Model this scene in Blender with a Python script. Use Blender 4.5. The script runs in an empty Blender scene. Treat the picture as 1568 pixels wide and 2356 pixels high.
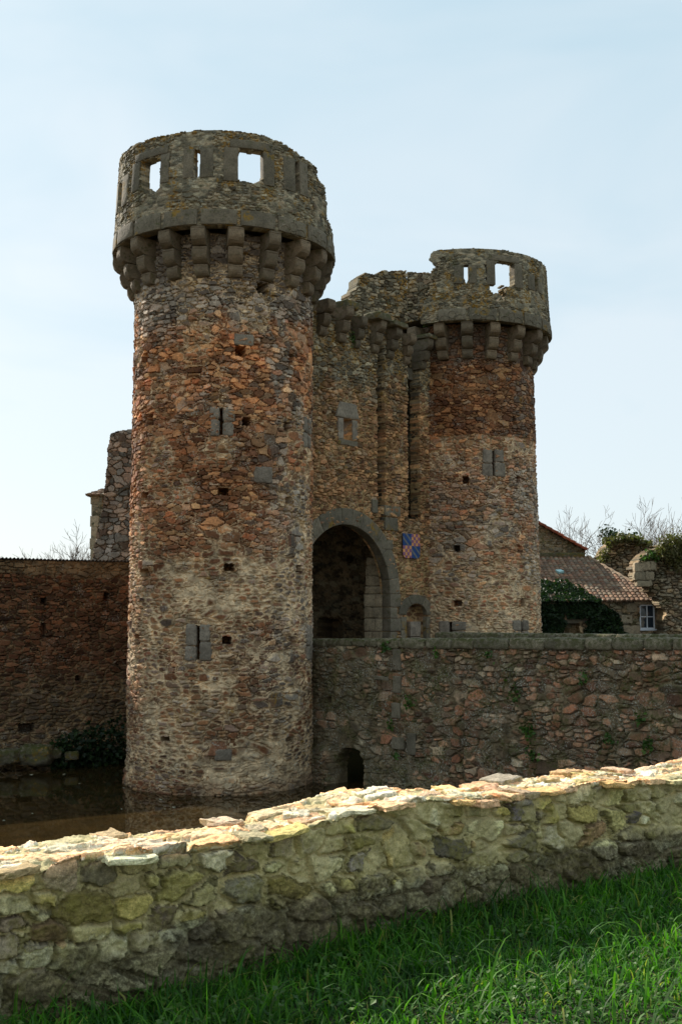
import bpy, math, random
import numpy as np
from mathutils import Vector, Matrix
random.seed(7); RNG = np.random.default_rng(7)
SC = bpy.context.scene
COL = SC.collection
EYE = 5.4
TH = math.atan(222/2500.0)
CT, ST_ = math.cos(TH), math.sin(TH)

# ------------------------------------------------------------------ rays of the surveyed view -> metres
def ray(px, py):
    a = 1178 - py
    return np.array([px-784.0, 2500*CT - a*ST_, 2500*ST_ + a*CT])
def at_y(px, py, Y):
    d = ray(px, py); d = d/d[1]
    return np.array([d[0]*Y, Y, EYE + d[2]*Y])

# ------------------------------------------------------------------ tagging
def tag(o, label=None, cat=None, group=None, kind=None):
    if label: o['label'] = label
    if cat: o['category'] = cat
    if group: o['group'] = group
    if kind: o['kind'] = kind
    return o
def empty(name, loc, label, cat, group=None):
    o = bpy.data.objects.new(name, None); COL.objects.link(o); o.location = loc
    o.empty_display_size = .3
    bpy.context.view_layer.update()
    return tag(o, label, cat, group)
def link(name, me, mat, parent=None):
    o = bpy.data.objects.new(name, me); COL.objects.link(o)
    if mat is not None and not me.materials: me.materials.append(mat)
    if parent is not None:
        o.parent = parent
        o.matrix_parent_inverse = parent.matrix_world.inverted()
    return o
def mesh_np(name, V, F, st=None, smooth=False):
    V = np.asarray(V, dtype=np.float32).reshape(-1, 3)
    me = bpy.data.meshes.new(name)
    me.vertices.add(len(V)); me.vertices.foreach_set('co', V.ravel())
    if isinstance(F, np.ndarray):
        n, k = F.shape
        me.loops.add(n*k); me.loops.foreach_set('vertex_index', F.ravel().astype(np.int32))
        me.polygons.add(n)
        me.polygons.foreach_set('loop_start', np.arange(n, dtype=np.int32)*k)
        me.polygons.foreach_set('loop_total', np.full(n, k, dtype=np.int32))
    else:
        tot = [len(f) for f in F]; fl = [i for f in F for i in f]
        me.loops.add(len(fl)); me.loops.foreach_set('vertex_index', np.array(fl, dtype=np.int32))
        me.polygons.add(len(F))
        me.polygons.foreach_set('loop_start', np.concatenate([[0], np.cumsum(tot)[:-1]]).astype(np.int32))
        me.polygons.foreach_set('loop_total', np.array(tot, dtype=np.int32))
    me.update(calc_edges=True)
    me.polygons.foreach_set('use_smooth', np.full(len(me.polygons), smooth))
    if st is not None:
        a = me.attributes.new('st', 'FLOAT_COLOR', 'POINT')
        a.data.foreach_set('color', np.asarray(st, dtype=np.float32).ravel())
    me.update()
    return me

# ------------------------------------------------------------------ numpy noise
def hsh(i, j, s):
    i = i.astype(np.int64); j = j.astype(np.int64)
    h = (i*374761393 + j*668265263 + int(s)*1442695041 + 12345) & 0xffffffff
    h = ((h ^ (h >> 13))*1274126177) & 0xffffffff
    h = ((h ^ (h >> 15))*2246822519) & 0xffffffff
    h = h ^ (h >> 16)
    return (h & 0xffffff)/float(0xffffff)
def vn(u, v, s=0):
    i = np.floor(u); j = np.floor(v); fu = u-i; fv = v-j
    fu = fu*fu*(3-2*fu); fv = fv*fv*(3-2*fv)
    a = hsh(i, j, s); b = hsh(i+1, j, s); c = hsh(i, j+1, s); d = hsh(i+1, j+1, s)
    return (a*(1-fu)+b*fu)*(1-fv) + (c*(1-fu)+d*fu)*fv
def fbm(u, v, s=0, o=4):
    r = 0; a = .5; t = 0
    for k in range(o):
        r = r + a*vn(u*2**k, v*2**k, s+k*17); t += a; a *= .5
    return r/t
def sstep(a, b, x):
    t = np.clip((x-a)/(b-a), 0, 1); return t*t*(3-2*t)
def rubble(U, V, sx=.34, sy=.17, seed=0, jit=.8, drop=.22, warp=.016, wv=.36, full=False):
    """irregular masonry: random1, random2, distance to the joint"""
    wu = U + warp*2*(fbm(U*3.1, V*3.1, seed+5, 3)-.5) + .016*(vn(U*19, V*19, seed+8)-.5)
    wv_ = V + warp*1.4*(fbm(U*2.3+9, V*4.0, seed+6, 3)-.5) + .05*(fbm(U*.5, V*.3, seed+2, 2)-.5)*2 + .16*(vn(V*1.1, U*.22, seed+4)-.5) + .014*(vn(U*20, V*20, seed+9)-.5)
    gj = np.floor(wv_/sy)
    f1 = np.full(U.shape, 9.); f2 = f1.copy(); r1 = np.zeros(U.shape); r2 = r1.copy(); tx = r1.copy(); ty = r1.copy()
    for dj in (-2, -1, 0, 1, 2):
        j = gj+dj
        off = hsh(j, j*0+3, seed+31)
        gi = np.floor(wu/sx - off)
        for di in (-2, -1, 0, 1, 2):
            i = gi+di
            keep = hsh(i, j, seed+40) > drop
            cx = (i+off+.5+jit*(hsh(i, j, seed+41)-.5))*sx
            cy = (j+.5+jit*.8*(hsh(i, j, seed+42)-.5))*sy
            w = wv*sy*hsh(i, j, seed+43)**2
            asp = sy/sx*(.8+.5*hsh(i, j, seed+46))
            rt = (hsh(i, j, seed+47)-.5)*.36; dx = (wu-cx)+rt*(wv_-cy); dy = (wv_-cy)-rt*.5*(wu-cx)
            d = np.maximum(np.abs(dx)*asp, np.abs(dy)*.95)*.78 + .22*np.hypot(dx*asp, dy) - w
            d = np.where(keep, d, 9.)
            n1 = d < f1
            f2 = np.where(n1, f1, np.minimum(f2, d)); f1 = np.where(n1, d, f1)
            tx = np.where(n1, dx, tx); ty = np.where(n1, dy, ty)
            r1 = np.where(n1, hsh(i, j, seed+44), r1); r2 = np.where(n1, hsh(i, j, seed+45), r2)
    if full: return r1, r2, (f2-f1)*.5, tx, ty
    return r1, r2, (f2-f1)*.5

# ------------------------------------------------------------------ materials
def lin(c):
    r = []
    for x in c[:3]:
        x = x/255.; r.append(x/12.92 if x <= .04045 else ((x+.055)/1.055)**2.4)
    return (*r, 1)
class NT:
    def __init__(s, name):
        s.m = bpy.data.materials.new(name); s.m.use_nodes = True
        s.t = s.m.node_tree; s.n = s.t.nodes; s.l = s.t.links
        s.b = s.n['Principled BSDF']; s.b.inputs['Roughness'].default_value = .9
        s.b.inputs['Specular IOR Level'].default_value = .25
    def nd(s, t, **k):
        x = s.n.new(t)
        for a, b in k.items():
            if a.startswith('_'): x.inputs[a[1:].replace('_', ' ')].default_value = b
            else: setattr(x, a, b)
        return x
    def inp(s, sock, v):
        if hasattr(v, 'is_linked'): s.l.new(v, sock)
        else: sock.default_value = v
    def noise(s, scale, detail=4, rough=.55, co=None, dist=0):
        x = s.nd('ShaderNodeTexNoise'); x.inputs['Scale'].default_value = scale
        x.inputs['Detail'].default_value = detail; x.inputs['Roughness'].default_value = rough
        x.inputs['Distortion'].default_value = dist
        s.l.new(co if co is not None else s.co(), x.inputs['Vector']); return x.outputs['Fac']
    def co(s):
        if not hasattr(s, '_co'): s._co = s.nd('ShaderNodeTexCoord').outputs['Object']
        return s._co
    def math(s, op, a, b=None, clamp=False):
        x = s.nd('ShaderNodeMath', operation=op, use_clamp=clamp); s.inp(x.inputs[0], a)
        if b is not None: s.inp(x.inputs[1], b)
        return x.outputs[0]
    def rng(s, v, a, b, c=0, d=1):
        x = s.nd('ShaderNodeMapRange'); s.inp(x.inputs['Value'], v)
        for k, q in zip(('From Min', 'From Max', 'To Min', 'To Max'), (a, b, c, d)): x.inputs[k].default_value = q
        return x.outputs[0]
    def mix(s, f, a, b, bt='MIX'):
        x = s.nd('ShaderNodeMix', data_type='RGBA', blend_type=bt)
        s.inp(x.inputs['Factor'], f); s.inp(x.inputs[6], a); s.inp(x.inputs[7], b); return x.outputs[2]
    def ramp(s, f, cols, interp='LINEAR'):
        x = s.nd('ShaderNodeValToRGB'); e = x.color_ramp.elements; x.color_ramp.interpolation = interp
        while len(e) < len(cols): e.new(.5)
        for k, c in enumerate(cols): e[k].position = k/(len(cols)-(0 if interp == 'CONSTANT' else 1)); e[k].color = lin(c)
        s.inp(x.inputs[0], f); return x.outputs[0]
    def grey(s, v):
        x = s.nd('ShaderNodeCombineColor')
        for k in range(3): s.l.new(v, x.inputs[k])
        return x.outputs[0]
    def out(s, c, bump=None, strength=.4, dist=.02, rough=None):
        s.inp(s.b.inputs['Base Color'], c)
        if bump is not None:
            x = s.nd('ShaderNodeBump'); x.inputs['Strength'].default_value = strength; x.inputs['Distance'].default_value = dist
            s.l.new(bump, x.inputs['Height']); s.l.new(x.outputs[0], s.b.inputs['Normal'])
        if rough is not None: s.inp(s.b.inputs['Roughness'], rough)
        return s.m

def rubble_mat(name, cols, greys, mort, lichen=.0, white=.0, moss=.0, fs=14, gain=1.0, gs=1.0, mdark=.66):
    q = NT(name)
    a = q.nd('ShaderNodeAttribute', attribute_name='st')
    sp = q.nd('ShaderNodeSeparateColor'); q.l.new(a.outputs['Color'], sp.inputs[0])
    r1, r2, mo, we = sp.outputs[0], sp.outputs[1], sp.outputs[2], a.outputs['Alpha']
    c = q.ramp(r1, cols); g = q.ramp(r2, greys)
    c = q.mix(we, c, g)
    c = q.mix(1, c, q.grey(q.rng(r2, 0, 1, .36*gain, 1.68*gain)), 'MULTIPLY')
    # weathering across stones
    n1 = q.noise(1.3*gs, 5, .6); n2 = q.noise(fs, 7, .68); n3 = q.noise(fs*3.7, 4, .6)
    c = q.mix(1, c, q.grey(q.rng(n2, .28, .72, .5, 1.55)), 'MULTIPLY')
    mc = q.mix(q.rng(q.noise(4*gs, 5, .6), .35, .65), lin(mort), lin([x*mdark for x in mort]))
    mc = q.mix(1, mc, q.grey(q.rng(n3, .3, .7, .75, 1.2)), 'MULTIPLY')
    c = q.mix(1, c, q.grey(q.rng(n3, .3, .7, .72, 1.3)), 'MULTIPLY')
    c = q.mix(mo, c, mc)
    c = q.mix(1, c, q.grey(q.rng(n1, .3, .7, .78, 1.22)), 'MULTIPLY')
    if lichen:
        k = q.math('MULTIPLY', q.rng(q.noise(1.7*gs, 2, .5), .66-lichen, .72-lichen), q.rng(q.noise(9*gs, 5, .7), .47, .56))
        c = q.mix(q.math('MULTIPLY', k, q.rng(we, 0, .8, .1, .8)), c, lin((150, 112, 38)))
    if white:
        k = q.math('MULTIPLY', q.rng(q.noise(2.1*gs, 3, .5, dist=.5), .6-white, .7-white), q.rng(q.noise(24*gs, 4, .75), .54, .60))
        c = q.mix(q.math('MULTIPLY', k, .75), c, lin((176, 174, 160)))
    if moss:
        k = q.math('MULTIPLY', q.rng(q.noise(1.9*gs, 3, .5), .6-moss, .75-moss), q.rng(q.noise(16*gs, 6, .7), .42, .6))
        c = q.mix(q.math('MULTIPLY', k, .85), c, lin((72, 74, 30)))
    b = q.math('ADD', q.math('MULTIPLY', n2, .7), q.math('MULTIPLY', n3, .3))
    return q.out(c, b, .8, .03)

def granite_mat(name, cols, lichen=.06, moss=.0, gs=1.0, grain=1.0):
    q = NT(name)
    oi = q.nd('ShaderNodeObjectInfo').outputs['Random']
    c = q.ramp(oi, cols)
    n1 = q.noise(2.2*gs, 5, .6); n2 = q.noise(28*gs, 6, .7); n3 = q.noise(9*gs, 5, .6)
    c = q.mix(1, c, q.grey(q.rng(n1, .3, .7, .7, 1.25)), 'MULTIPLY')
    c = q.mix(1, c, q.grey(q.rng(n2, .3, .7, 1-.35*grain, 1+.35*grain)), 'MULTIPLY')
    c = q.mix(q.math('MULTIPLY', q.rng(n3, .5, .62), .35), c, lin((70, 64, 52)))
    if lichen:
        k = q.math('MULTIPLY', q.rng(q.noise(1.5*gs, 2, .5), .68-lichen, .74-lichen), q.rng(q.noise(8*gs, 5, .7), .46, .54))
        c = q.mix(q.math('MULTIPLY', k, .85), c, lin((140, 108, 40)))
    if moss:
        ge = q.nd('ShaderNodeNewGeometry'); sx = q.nd('ShaderNodeSeparateXYZ'); q.l.new(ge.outputs['Normal'], sx.inputs[0])
        k = q.math('MULTIPLY', q.rng(q.noise(6*gs, 5, .7), .62-moss, .72-moss), q.rng(sx.outputs[2], -.5, .6, .25, 1))
        c = q.mix(k, c, lin((66, 66, 30)))
    b = q.math('ADD', q.math('MULTIPLY', n2, .5), n3)
    return q.out(c, b, .6, .03)

BROWN = [(104, 64, 42), (162, 102, 62), (178, 122, 78), (124, 78, 52), (196, 146, 98), (156, 88, 52), (152, 118, 88)]
GREYS = [(140, 122, 106), (112, 98, 86), (158, 144, 128), (132, 108, 90), (146, 132, 116)]
M = {}
M['tower'] = rubble_mat('tower rubble masonry', BROWN, GREYS, (236, 204, 162), lichen=.03, white=.07, gain=1.08)
M['head'] = rubble_mat('parapet rubble masonry', [(122, 102, 80), (108, 96, 80), (136, 118, 94), (116, 92, 72)],
                       [(126, 118, 98), (110, 103, 86), (142, 132, 110), (120, 106, 86)], (150, 136, 110), lichen=.13, white=.05, moss=.03)
M['facade'] = rubble_mat('gatehouse rubble masonry', [(122, 80, 54), (154, 108, 72), (172, 128, 86), (116, 84, 60), (162, 112, 72)],
                         [(116, 104, 86), (100, 92, 76), (134, 122, 100)], (196, 164, 116), lichen=.10, white=.06, gain=1.05)
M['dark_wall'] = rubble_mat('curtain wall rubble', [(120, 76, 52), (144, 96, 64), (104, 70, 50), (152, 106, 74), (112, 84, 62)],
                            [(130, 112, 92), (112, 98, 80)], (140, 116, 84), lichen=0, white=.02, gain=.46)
M['bridge'] = rubble_mat('bridge rubble masonry', [(132, 80, 56), (158, 102, 72), (108, 70, 50), (142, 98, 72), (168, 120, 88), (104, 78, 60)],
                         [(128, 112, 90), (100, 88, 70), (142, 128, 104)], (132, 114, 86), lichen=0, white=.17, moss=.14, gain=1.05)
M['far'] = rubble_mat('ruin rubble masonry', [(140, 114, 84), (120, 98, 76), (156, 130, 98), (128, 96, 70)],
                      [(132, 126, 108), (112, 104, 88)], (160, 142, 108), lichen=.04, white=.05, moss=.10)
M['farred'] = rubble_mat('ruined wall masonry', [(146, 112, 88), (128, 100, 82), (160, 128, 104), (120, 84, 64)],
                      [(132, 126, 116), (112, 104, 96)], (160, 136, 108), lichen=.0, white=.05)
M['fore'] = rubble_mat('low wall rubble', [(172, 162, 120), (116, 100, 82), (196, 188, 152), (138, 128, 72), (112, 102, 98), (168, 154, 88), (150, 120, 88)],
                       [(206, 194, 170), (176, 130, 94), (222, 212, 188), (196, 142, 98), (206, 160, 118)], (222, 204, 150), lichen=0, white=.0, moss=.0, fs=38, gs=2.5, gain=1.45, mdark=.82)
G1 = [(114, 104, 88), (100, 92, 77), (124, 113, 95), (108, 98, 82)]
M['inside'] = rubble_mat('passage masonry with shade in colour', [(104, 84, 60), (122, 100, 72), (92, 78, 58)], [(98, 92, 72), (110, 104, 84)], (120, 106, 80), gain=.6)  # shade of the gate passage and slots is darkened into these stone colours
M['granite'] = granite_mat('weathered granite', G1, .07, .06)
M['corbel'] = granite_mat('corbel granite', [(120, 104, 84), (102, 90, 74), (130, 112, 90), (110, 94, 76)], .03, .10)
M['granite_moss'] = granite_mat('mossy granite', G1, .14, .22)
M['coping'] = granite_mat('mossy coping granite', [(124, 114, 94), (104, 96, 78), (134, 122, 100)], .0, .17, gs=1.3, grain=1.5)
M['jamb'] = granite_mat('pale granite', [(164, 146, 120), (146, 132, 108), (172, 156, 130)], .0, 0, grain=1.3)
M['slit'] = granite_mat('slit granite', [(138, 126, 110), (124, 112, 98), (146, 132, 116)], .0, 0, grain=1.2)

# ------------------------------------------------------------------ relief wall builder
def relief(name, us, vs, fmap, hst, mat, parent=None, solid=None, thick=0, wrap=False, smooth=False):
    us = np.asarray(us); vs = np.asarray(vs)
    U, V = np.meshgrid(us, vs); nv, nu = U.shape
    H, st = hst(U, V)
    P = fmap(U, V, H).reshape(-1, 3); st = st.reshape(-1, 4)
    idx = np.arange(nu*nv).reshape(nv, nu)
    if solid is None: S = np.ones((nv-1, nu-1), bool)
    else:
        uc, vc = np.meshgrid((us[1:]+us[:-1])/2, (vs[1:]+vs[:-1])/2); S = solid(uc, vc)
    q = np.stack([idx[:-1, :-1], idx[:-1, 1:], idx[1:, 1:], idx[1:, :-1]], -1)
    F = [q[S]]
    if thick:
        N = nu*nv
        Hi = -thick + .03*(fbm(U*4, V*5, 77, 3)-.5)
        P2 = fmap(U, V, Hi).reshape(-1, 3); P = np.vstack([P, P2]); st = np.vstack([st, st])
        F.append(q[S][:, ::-1]+N)
        Sp = np.zeros((nv+1, nu+1), bool); Sp[1:-1, 1:-1] = S
        if wrap: Sp[1:-1, 0] = S[:, -1]; Sp[1:-1, -1] = S[:, 0]
        # horizontal edges between cell rows r-1 and r
        for up, dn, inv in ((Sp[1:, 1:-1], Sp[:-1, 1:-1], False), (Sp[:-1, 1:-1], Sp[1:, 1:-1], True)):
            m = up & ~dn
            a = idx[:, :-1][m]; b = idx[:, 1:][m]
            f = np.stack([b, a, a+N, b+N], -1); F.append(f[:, ::-1] if inv else f)
        for rt, lf, inv in ((Sp[1:-1, 1:], Sp[1:-1, :-1], False), (Sp[1:-1, :-1], Sp[1:-1, 1:], True)):
            m = rt & ~lf
            a = idx[:-1, :][m]; b = idx[1:, :][m]
            f = np.stack([a, b, b+N, a+N], -1); F.append(f[:, ::-1] if inv else f)
    F = np.vstack(F)
    used = np.zeros(len(P), bool); used[F.ravel()] = True
    re = np.cumsum(used)-1
    return link(name, mesh_np(name, P[used], re[F], st[used], smooth), mat, parent)

def masonry(sx=.34, sy=.17, seed=0, amp=.035, mw=.012, wea=0., holes=(), bulge=.02, drop=.22, extra=None, soft=.009, jd=.0045, big=0):
    """returns a height/attribute function. mw, wea may be functions of (U,V)"""
    def f(U, V):
        r1, r2, e, tx, ty = rubble(U, V, sx, sy, seed, drop=drop, full=True)
        if big:
            q1, q2, qe, qx, qy = rubble(U, V, sx*1.7, sy*1.75, seed+500, drop=drop, full=True)
            mk = vn(U*.75+seed, V*1.5, seed+70)*.7+.3*vn(U*3, V*5, seed+71); B = mk > big
            r1 = np.where(B, q1, r1); r2 = np.where(B, q2, r2); e = np.minimum(np.where(B, qe, e), np.abs(mk-big)*.25+.002); tx = np.where(B, qx, tx); ty = np.where(B, qy, ty)
        w = mw(U, V) if callable(mw) else mw
        we = wea(U, V) if callable(wea) else np.full(U.shape, float(wea))
        nz = fbm(U*14, V*14, seed+3, 3)-.5
        mo = 1-sstep(w*.45, w*1.25+.004, e + nz*.016)
        ht = amp*(.55+.9*hsh(np.floor(r1*9973), np.floor(r2*9973), 3))*sstep(0, soft+w, e)
        ht = ht + (1-mo)*(tx*.26*(hsh(np.floor(r1*7001), np.floor(r2*6007), 4)-.5) + ty*.55*(hsh(np.floor(r1*5003), np.floor(r2*7013), 6)-.5))*sstep(0, .02, e)
        ht = ht + nz*.012 + bulge*2*(fbm(U*.6, V*.6, seed+60, 2)-.5)
        tj = (e + nz*.012) < jd
        if jd: ht = np.where(tj, ht-.02, ht); r2 = np.where(tj, r2*.35, r2); mo = np.where(tj, mo*np.clip((w-.011)/.006, 0, 1), mo)
        # some joints raked deep, some stones missing
        deep = (hsh(np.floor(r2*7919), np.floor(r1*7919), 9) > .965)
        ht = np.where(deep, ht-.05, ht)
        ht = ht - .028*(e < .009)*(vn(U*1.4, V*1.6, seed+81) > .45)
        we = np.clip(we*.55 + (we > hsh(np.floor(r1*6007), np.floor(r2*5003), 5))*.55, 0, 1)*(we > .01)
        for (hu, hv, hw, hh, dp) in holes:
            k = (np.abs(U-hu+.01*np.sin(V*40)) < hw/2) & (np.abs(V-hv+.01*np.sin(U*37)) < hh/2)
            ht = np.where(k, -dp, ht)
            mo = np.where(k, 0, mo)
        if extra: ht, r1, r2, mo, we = extra(U, V, ht, r1, r2, mo, we)
        return ht, np.stack([r1, r2, mo, we], -1)
    return f

def axis_lines(h, b, n):
    s = [-h, -h+b*.35, -h+b]; m = list(np.linspace(-h+b, h-b, n+1)[1:-1])
    return np.array(s+m+[h-b, h-b*.35, h])
def block_data(c, half, b, seed, n=(4, 2, 4), rough=.012, taper=0):
    """rounded rough box in (u,h,v) local space -> verts, faces"""
    b = min(b, min(half)*.6)
    ax = [axis_lines(half[k], b, n[k]) for k in range(3)]
    L = [len(a) for a in ax]
    vid = {}; V = []; F = []
    def g(i, j, k):
        if (i, j, k) not in vid:
            vid[(i, j, k)] = len(V); V.append((ax[0][i], ax[1][j], ax[2][k]))
        return vid[(i, j, k)]
    for i in range(L[0]-1):
        for k in range(L[2]-1):
            F.append((g(i, L[1]-1, k), g(i+1, L[1]-1, k), g(i+1, L[1]-1, k+1), g(i, L[1]-1, k+1)))
            F.append((g(i, 0, k), g(i, 0, k+1), g(i+1, 0, k+1), g(i+1, 0, k)))
    for i in range(L[0]-1):
        for j in range(L[1]-1):
            F.append((g(i, j, 0), g(i+1, j, 0), g(i+1, j+1, 0), g(i, j+1, 0)))
            F.append((g(i, j, L[2]-1), g(i, j+1, L[2]-1), g(i+1, j+1, L[2]-1), g(i+1, j, L[2]-1)))
    for j in range(L[1]-1):
        for k in range(L[2]-1):
            F.append((g(0, j, k), g(0, j+1, k), g(0, j+1, k+1), g(0, j, k+1)))
            F.append((g(L[0]-1, j, k), g(L[0]-1, j, k+1), g(L[0]-1, j+1, k+1), g(L[0]-1, j+1, k)))
    V = np.array(V); hf = np.array(half)
    inner = np.clip(V, -(hf-b), hf-b); d = V-inner; ln = np.linalg.norm(d, axis=1, keepdims=True)
    V = np.where(ln > 1e-9, inner + d/np.maximum(ln, 1e-9)*b, V)
    k = 2.2/max(half)
    for a in range(3):
        V[:, a] += rough*2*(fbm(V[:, (a+1) % 3]*k*3+seed*1.7, V[:, (a+2) % 3]*k*3+seed*3.1+V[:, a]*2, seed*7+a, 3)-.5)
    if taper: V[:, 0] *= 1 - taper*(V[:, 2]/half[2])
    return V+np.array(c), F
def block(name, c, half, fmap, mat, parent, b=.03, seed=0, n=(4, 2, 4), rough=.012, taper=0, smooth=True, st=None):
    V, F = block_data(c, half, b, seed, n, rough, taper)
    P = fmap(V[:, 0], V[:, 2], V[:, 1])
    me = mesh_np(name, P, F, None if st is None else np.tile(st, (len(P), 1)), smooth)
    return link(name, me, mat, parent)

def tube_pts(P, r, n=7):
    P = [Vector(p) for p in P]; V = []; F = []
    for i, p in enumerate(P):
        t = (P[min(i+1, len(P)-1)]-P[max(i-1, 0)]).normalized(); a = t.orthogonal().normalized(); b = t.cross(a)
        rr = r[i] if hasattr(r, '__len__') else r
        for k in range(n):
            w = 2*math.pi*k/n; V.append(p+a*math.cos(w)*rr+b*math.sin(w)*rr)
    for i in range(len(P)-1):
        for k in range(n): F.append((i*n+k, i*n+(k+1) % n, (i+1)*n+(k+1) % n, (i+1)*n+k))
    F.append(tuple(range(n))[::-1]); F.append(tuple((len(P)-1)*n+k for k in range(n)))
    return V, F
# ------------------------------------------------------------------ coordinate frames
class Cyl:
    def __init__(s, cx, cy, R):
        s.c = np.array([cx, cy]); s.R = R if callable(R) else (lambda z: R+0*z); s.R0 = float(s.R(np.array(8.)))
        c0 = -s.c/np.linalg.norm(s.c); s.c0 = c0; s.r0 = np.array([-c0[1], c0[0]])
    def map(s, U, V, H):
        a = U/s.R0; r = s.R(V)+H
        x = s.c[0]+r*(np.cos(a)*s.c0[0]+np.sin(a)*s.r0[0]); y = s.c[1]+r*(np.cos(a)*s.c0[1]+np.sin(a)*s.r0[1])
        return np.stack([x, y, V+0*x], -1)
    def hit(s, px, py, R=None):
        d = ray(px, py); z = 8.
        for _ in range(6):
            r = R if R else float(s.R(np.array(z)))
            A = d[0]**2+d[1]**2; B = -(d[0]*s.c[0]+d[1]*s.c[1]); Cc = s.c@s.c-r*r
            disc = max(B*B-A*Cc, 0); t = (-B-math.sqrt(disc))/A; z = EYE+t*d[2]
        p = np.array([d[0]*t, d[1]*t])-s.c
        return math.atan2(p@s.r0, p@s.c0)*s.R0, z
class Pln:
    def __init__(s, o, f, n):
        s.o = np.array(o, float); s.f = np.array(f, float)/np.linalg.norm(f); s.n = np.array(n, float)/np.linalg.norm(n)
    def map(s, U, V, H):
        x = s.o[0]+U*s.f[0]+H*s.n[0]; y = s.o[1]+U*s.f[1]+H*s.n[1]
        return np.stack([x, y, V+0*x], -1)
    def hit(s, px, py):
        d = ray(px, py)
        A = np.array([[s.f[0], -d[0]], [s.f[1], -d[1]]]); t = np.linalg.solve(A, -s.o)
        return t[0], EYE+t[1]*d[2]

TL = (-3.83, 35.0); TR = (5.2, 45.6)

def hole_list(cyl, L, w=.28, h=.27, dp=.8):
    r = []
    for q in L:
        u, v = cyl.hit(q[0], q[1]); r.append((u, v, 1.15*(q[2] if len(q) > 2 else w), 1.2*(q[3] if len(q) > 3 else h), dp))
    return r
def u_lines(R, fine, arc=105):
    a = math.radians(arc)*R; n = int(2*a/fine)
    f = np.linspace(-a, a, n); e = math.pi*R
    return np.concatenate([np.linspace(-e, -a, 40)[:-1], f, np.linspace(a, e, 40)[1:]])

def boxes(name, L, mat, parent, fmap):
    Vs, Fs = [], []
    for (a0, a1, h0, h1, z0, z1) in L:
        n0 = len(Vs)
        for z in (z0, z1):
            for (a, h) in ((a0, h1), (a1, h1), (a1, h0), (a0, h0)): Vs.append(fmap(np.array(a), np.array(z), np.array(h)))
        Fs += [tuple(n0+i for i in f) for f in ((3, 2, 1, 0), (4, 5, 6, 7), (0, 1, 5, 4), (1, 2, 6, 5), (2, 3, 7, 6), (3, 0, 4, 7))]
    return link(name, mesh_np(name, Vs, Fs), mat, parent)
# ------------------------------------------------------------------ corbels
def corbel_mesh(seed, w=.44, h=(0, .36, .84, 1.38), pr=(.24, .47, .70)):
    """three stacked rounded blocks; x outward, y width, z up"""
    Vs, Fs = [], []; n0 = 0
    for k in range(3):
        z0, z1 = h[k]+.006, h[k+1]-.006; p = pr[k]; ww = w*(.94+.03*k)/2 + random.uniform(-.015, .015)
        prof = [(-.35, z0), (p*.35, z0)]
        zr = min(.30, (z1-z0)*.72)
        for a in np.linspace(0, 90, 7)[1:]:
            prof.append((p*.35+(p*.65)*math.sin(math.radians(a)), z0+zr*(1-math.cos(math.radians(a)))))
        prof += [(p, z1-.10), (p-.012, z1-.085), (p-.012, z1-.07), (p, z1-.055), (p-.02, z1), (-.35, z1)]
        m = len(prof)
        ys = [-ww, -ww+.03, 0, ww-.03, ww]
        for y in ys:
            s = .965 if abs(y) == ww else 1
            for (x, z) in prof:
                Vs.append(((x if x < 0 else x*s), y, z))
        for j in range(4):
            for i in range(m):
                a = n0+j*m+i; b = n0+j*m+(i+1) % m
                Fs.append((a, b, b+m, a+m))
        Fs.append(tuple(n0+i for i in range(m))[::-1]); Fs.append(tuple(n0+4*m+i for i in range(m)))
        n0 += 5*m
    V = np.array(Vs)
    for a in range(3):
        V[:, a] += .032*2*(fbm(V[:, (a+1) % 3]*5+seed*3.3, V[:, (a+2) % 3]*5+seed, seed*5+a, 3)-.5)
    V[:, 1] += (random.uniform(-.02, .02))*V[:, 2]
    return mesh_np('corbel', V, Fs, None, False)
CORB = [corbel_mesh(k) for k in range(5)]
def corbel(pos, dirv, parent, mat=None, scale=1., k=None, tiers=3, roll=0):
    me = CORB[k % 5 if k is not None else random.randrange(5)]
    if not me.materials: me.materials.append(M['corbel'])
    o = bpy.data.objects.new('corbel', me); COL.objects.link(o)
    o.location = pos; o.rotation_euler = (roll, 0, math.atan2(dirv[1], dirv[0])); o.scale = (scale*random.uniform(.95, 1.04), scale*random.uniform(.94, 1.08), scale)
    o.parent = parent; o.matrix_parent_inverse = parent.matrix_world.inverted()
    return o

def slit_frame(cyl, pts, parent, top=.0, w=.34, gap=.09, h0=.05):
    """pts: px of slit centre top and bottom"""
    (x1, y1), (x2, y2) = pts
    u, v1 = cyl.hit(x1, y1); u2, v0 = cyl.hit(x2, y2); u = (u+u2)/2
    hh = (v1-v0)/2; vc = (v1+v0)/2
    e = bpy.data.objects.new('arrow_slit', None); COL.objects.link(e)
    p = cyl.map(np.array(u), np.array(v0), np.array(0.)); e.location = p
    e.empty_display_size = .2
    e.parent = parent; e.matrix_parent_inverse = parent.matrix_world.inverted(); bpy.context.view_layer.update()
    for s in (-1, 1):
        cut = random.uniform(-.25, .2)*hh
        for (b0, b1) in ((-hh-.06, cut), (cut, hh+.06)):
            hw = w/2*random.uniform(.8, 1.15)
            block('side_slab', (u+s*(gap/2+hw), -.05, vc+(b0+b1)/2), (hw, .11, (b1-b0)/2-.006), cyl.map, M['slit'], e, .07, random.randrange(99), (3, 1, 5), .026)
    return (u, vc, gap+.05, hh*2, .6)

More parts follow.
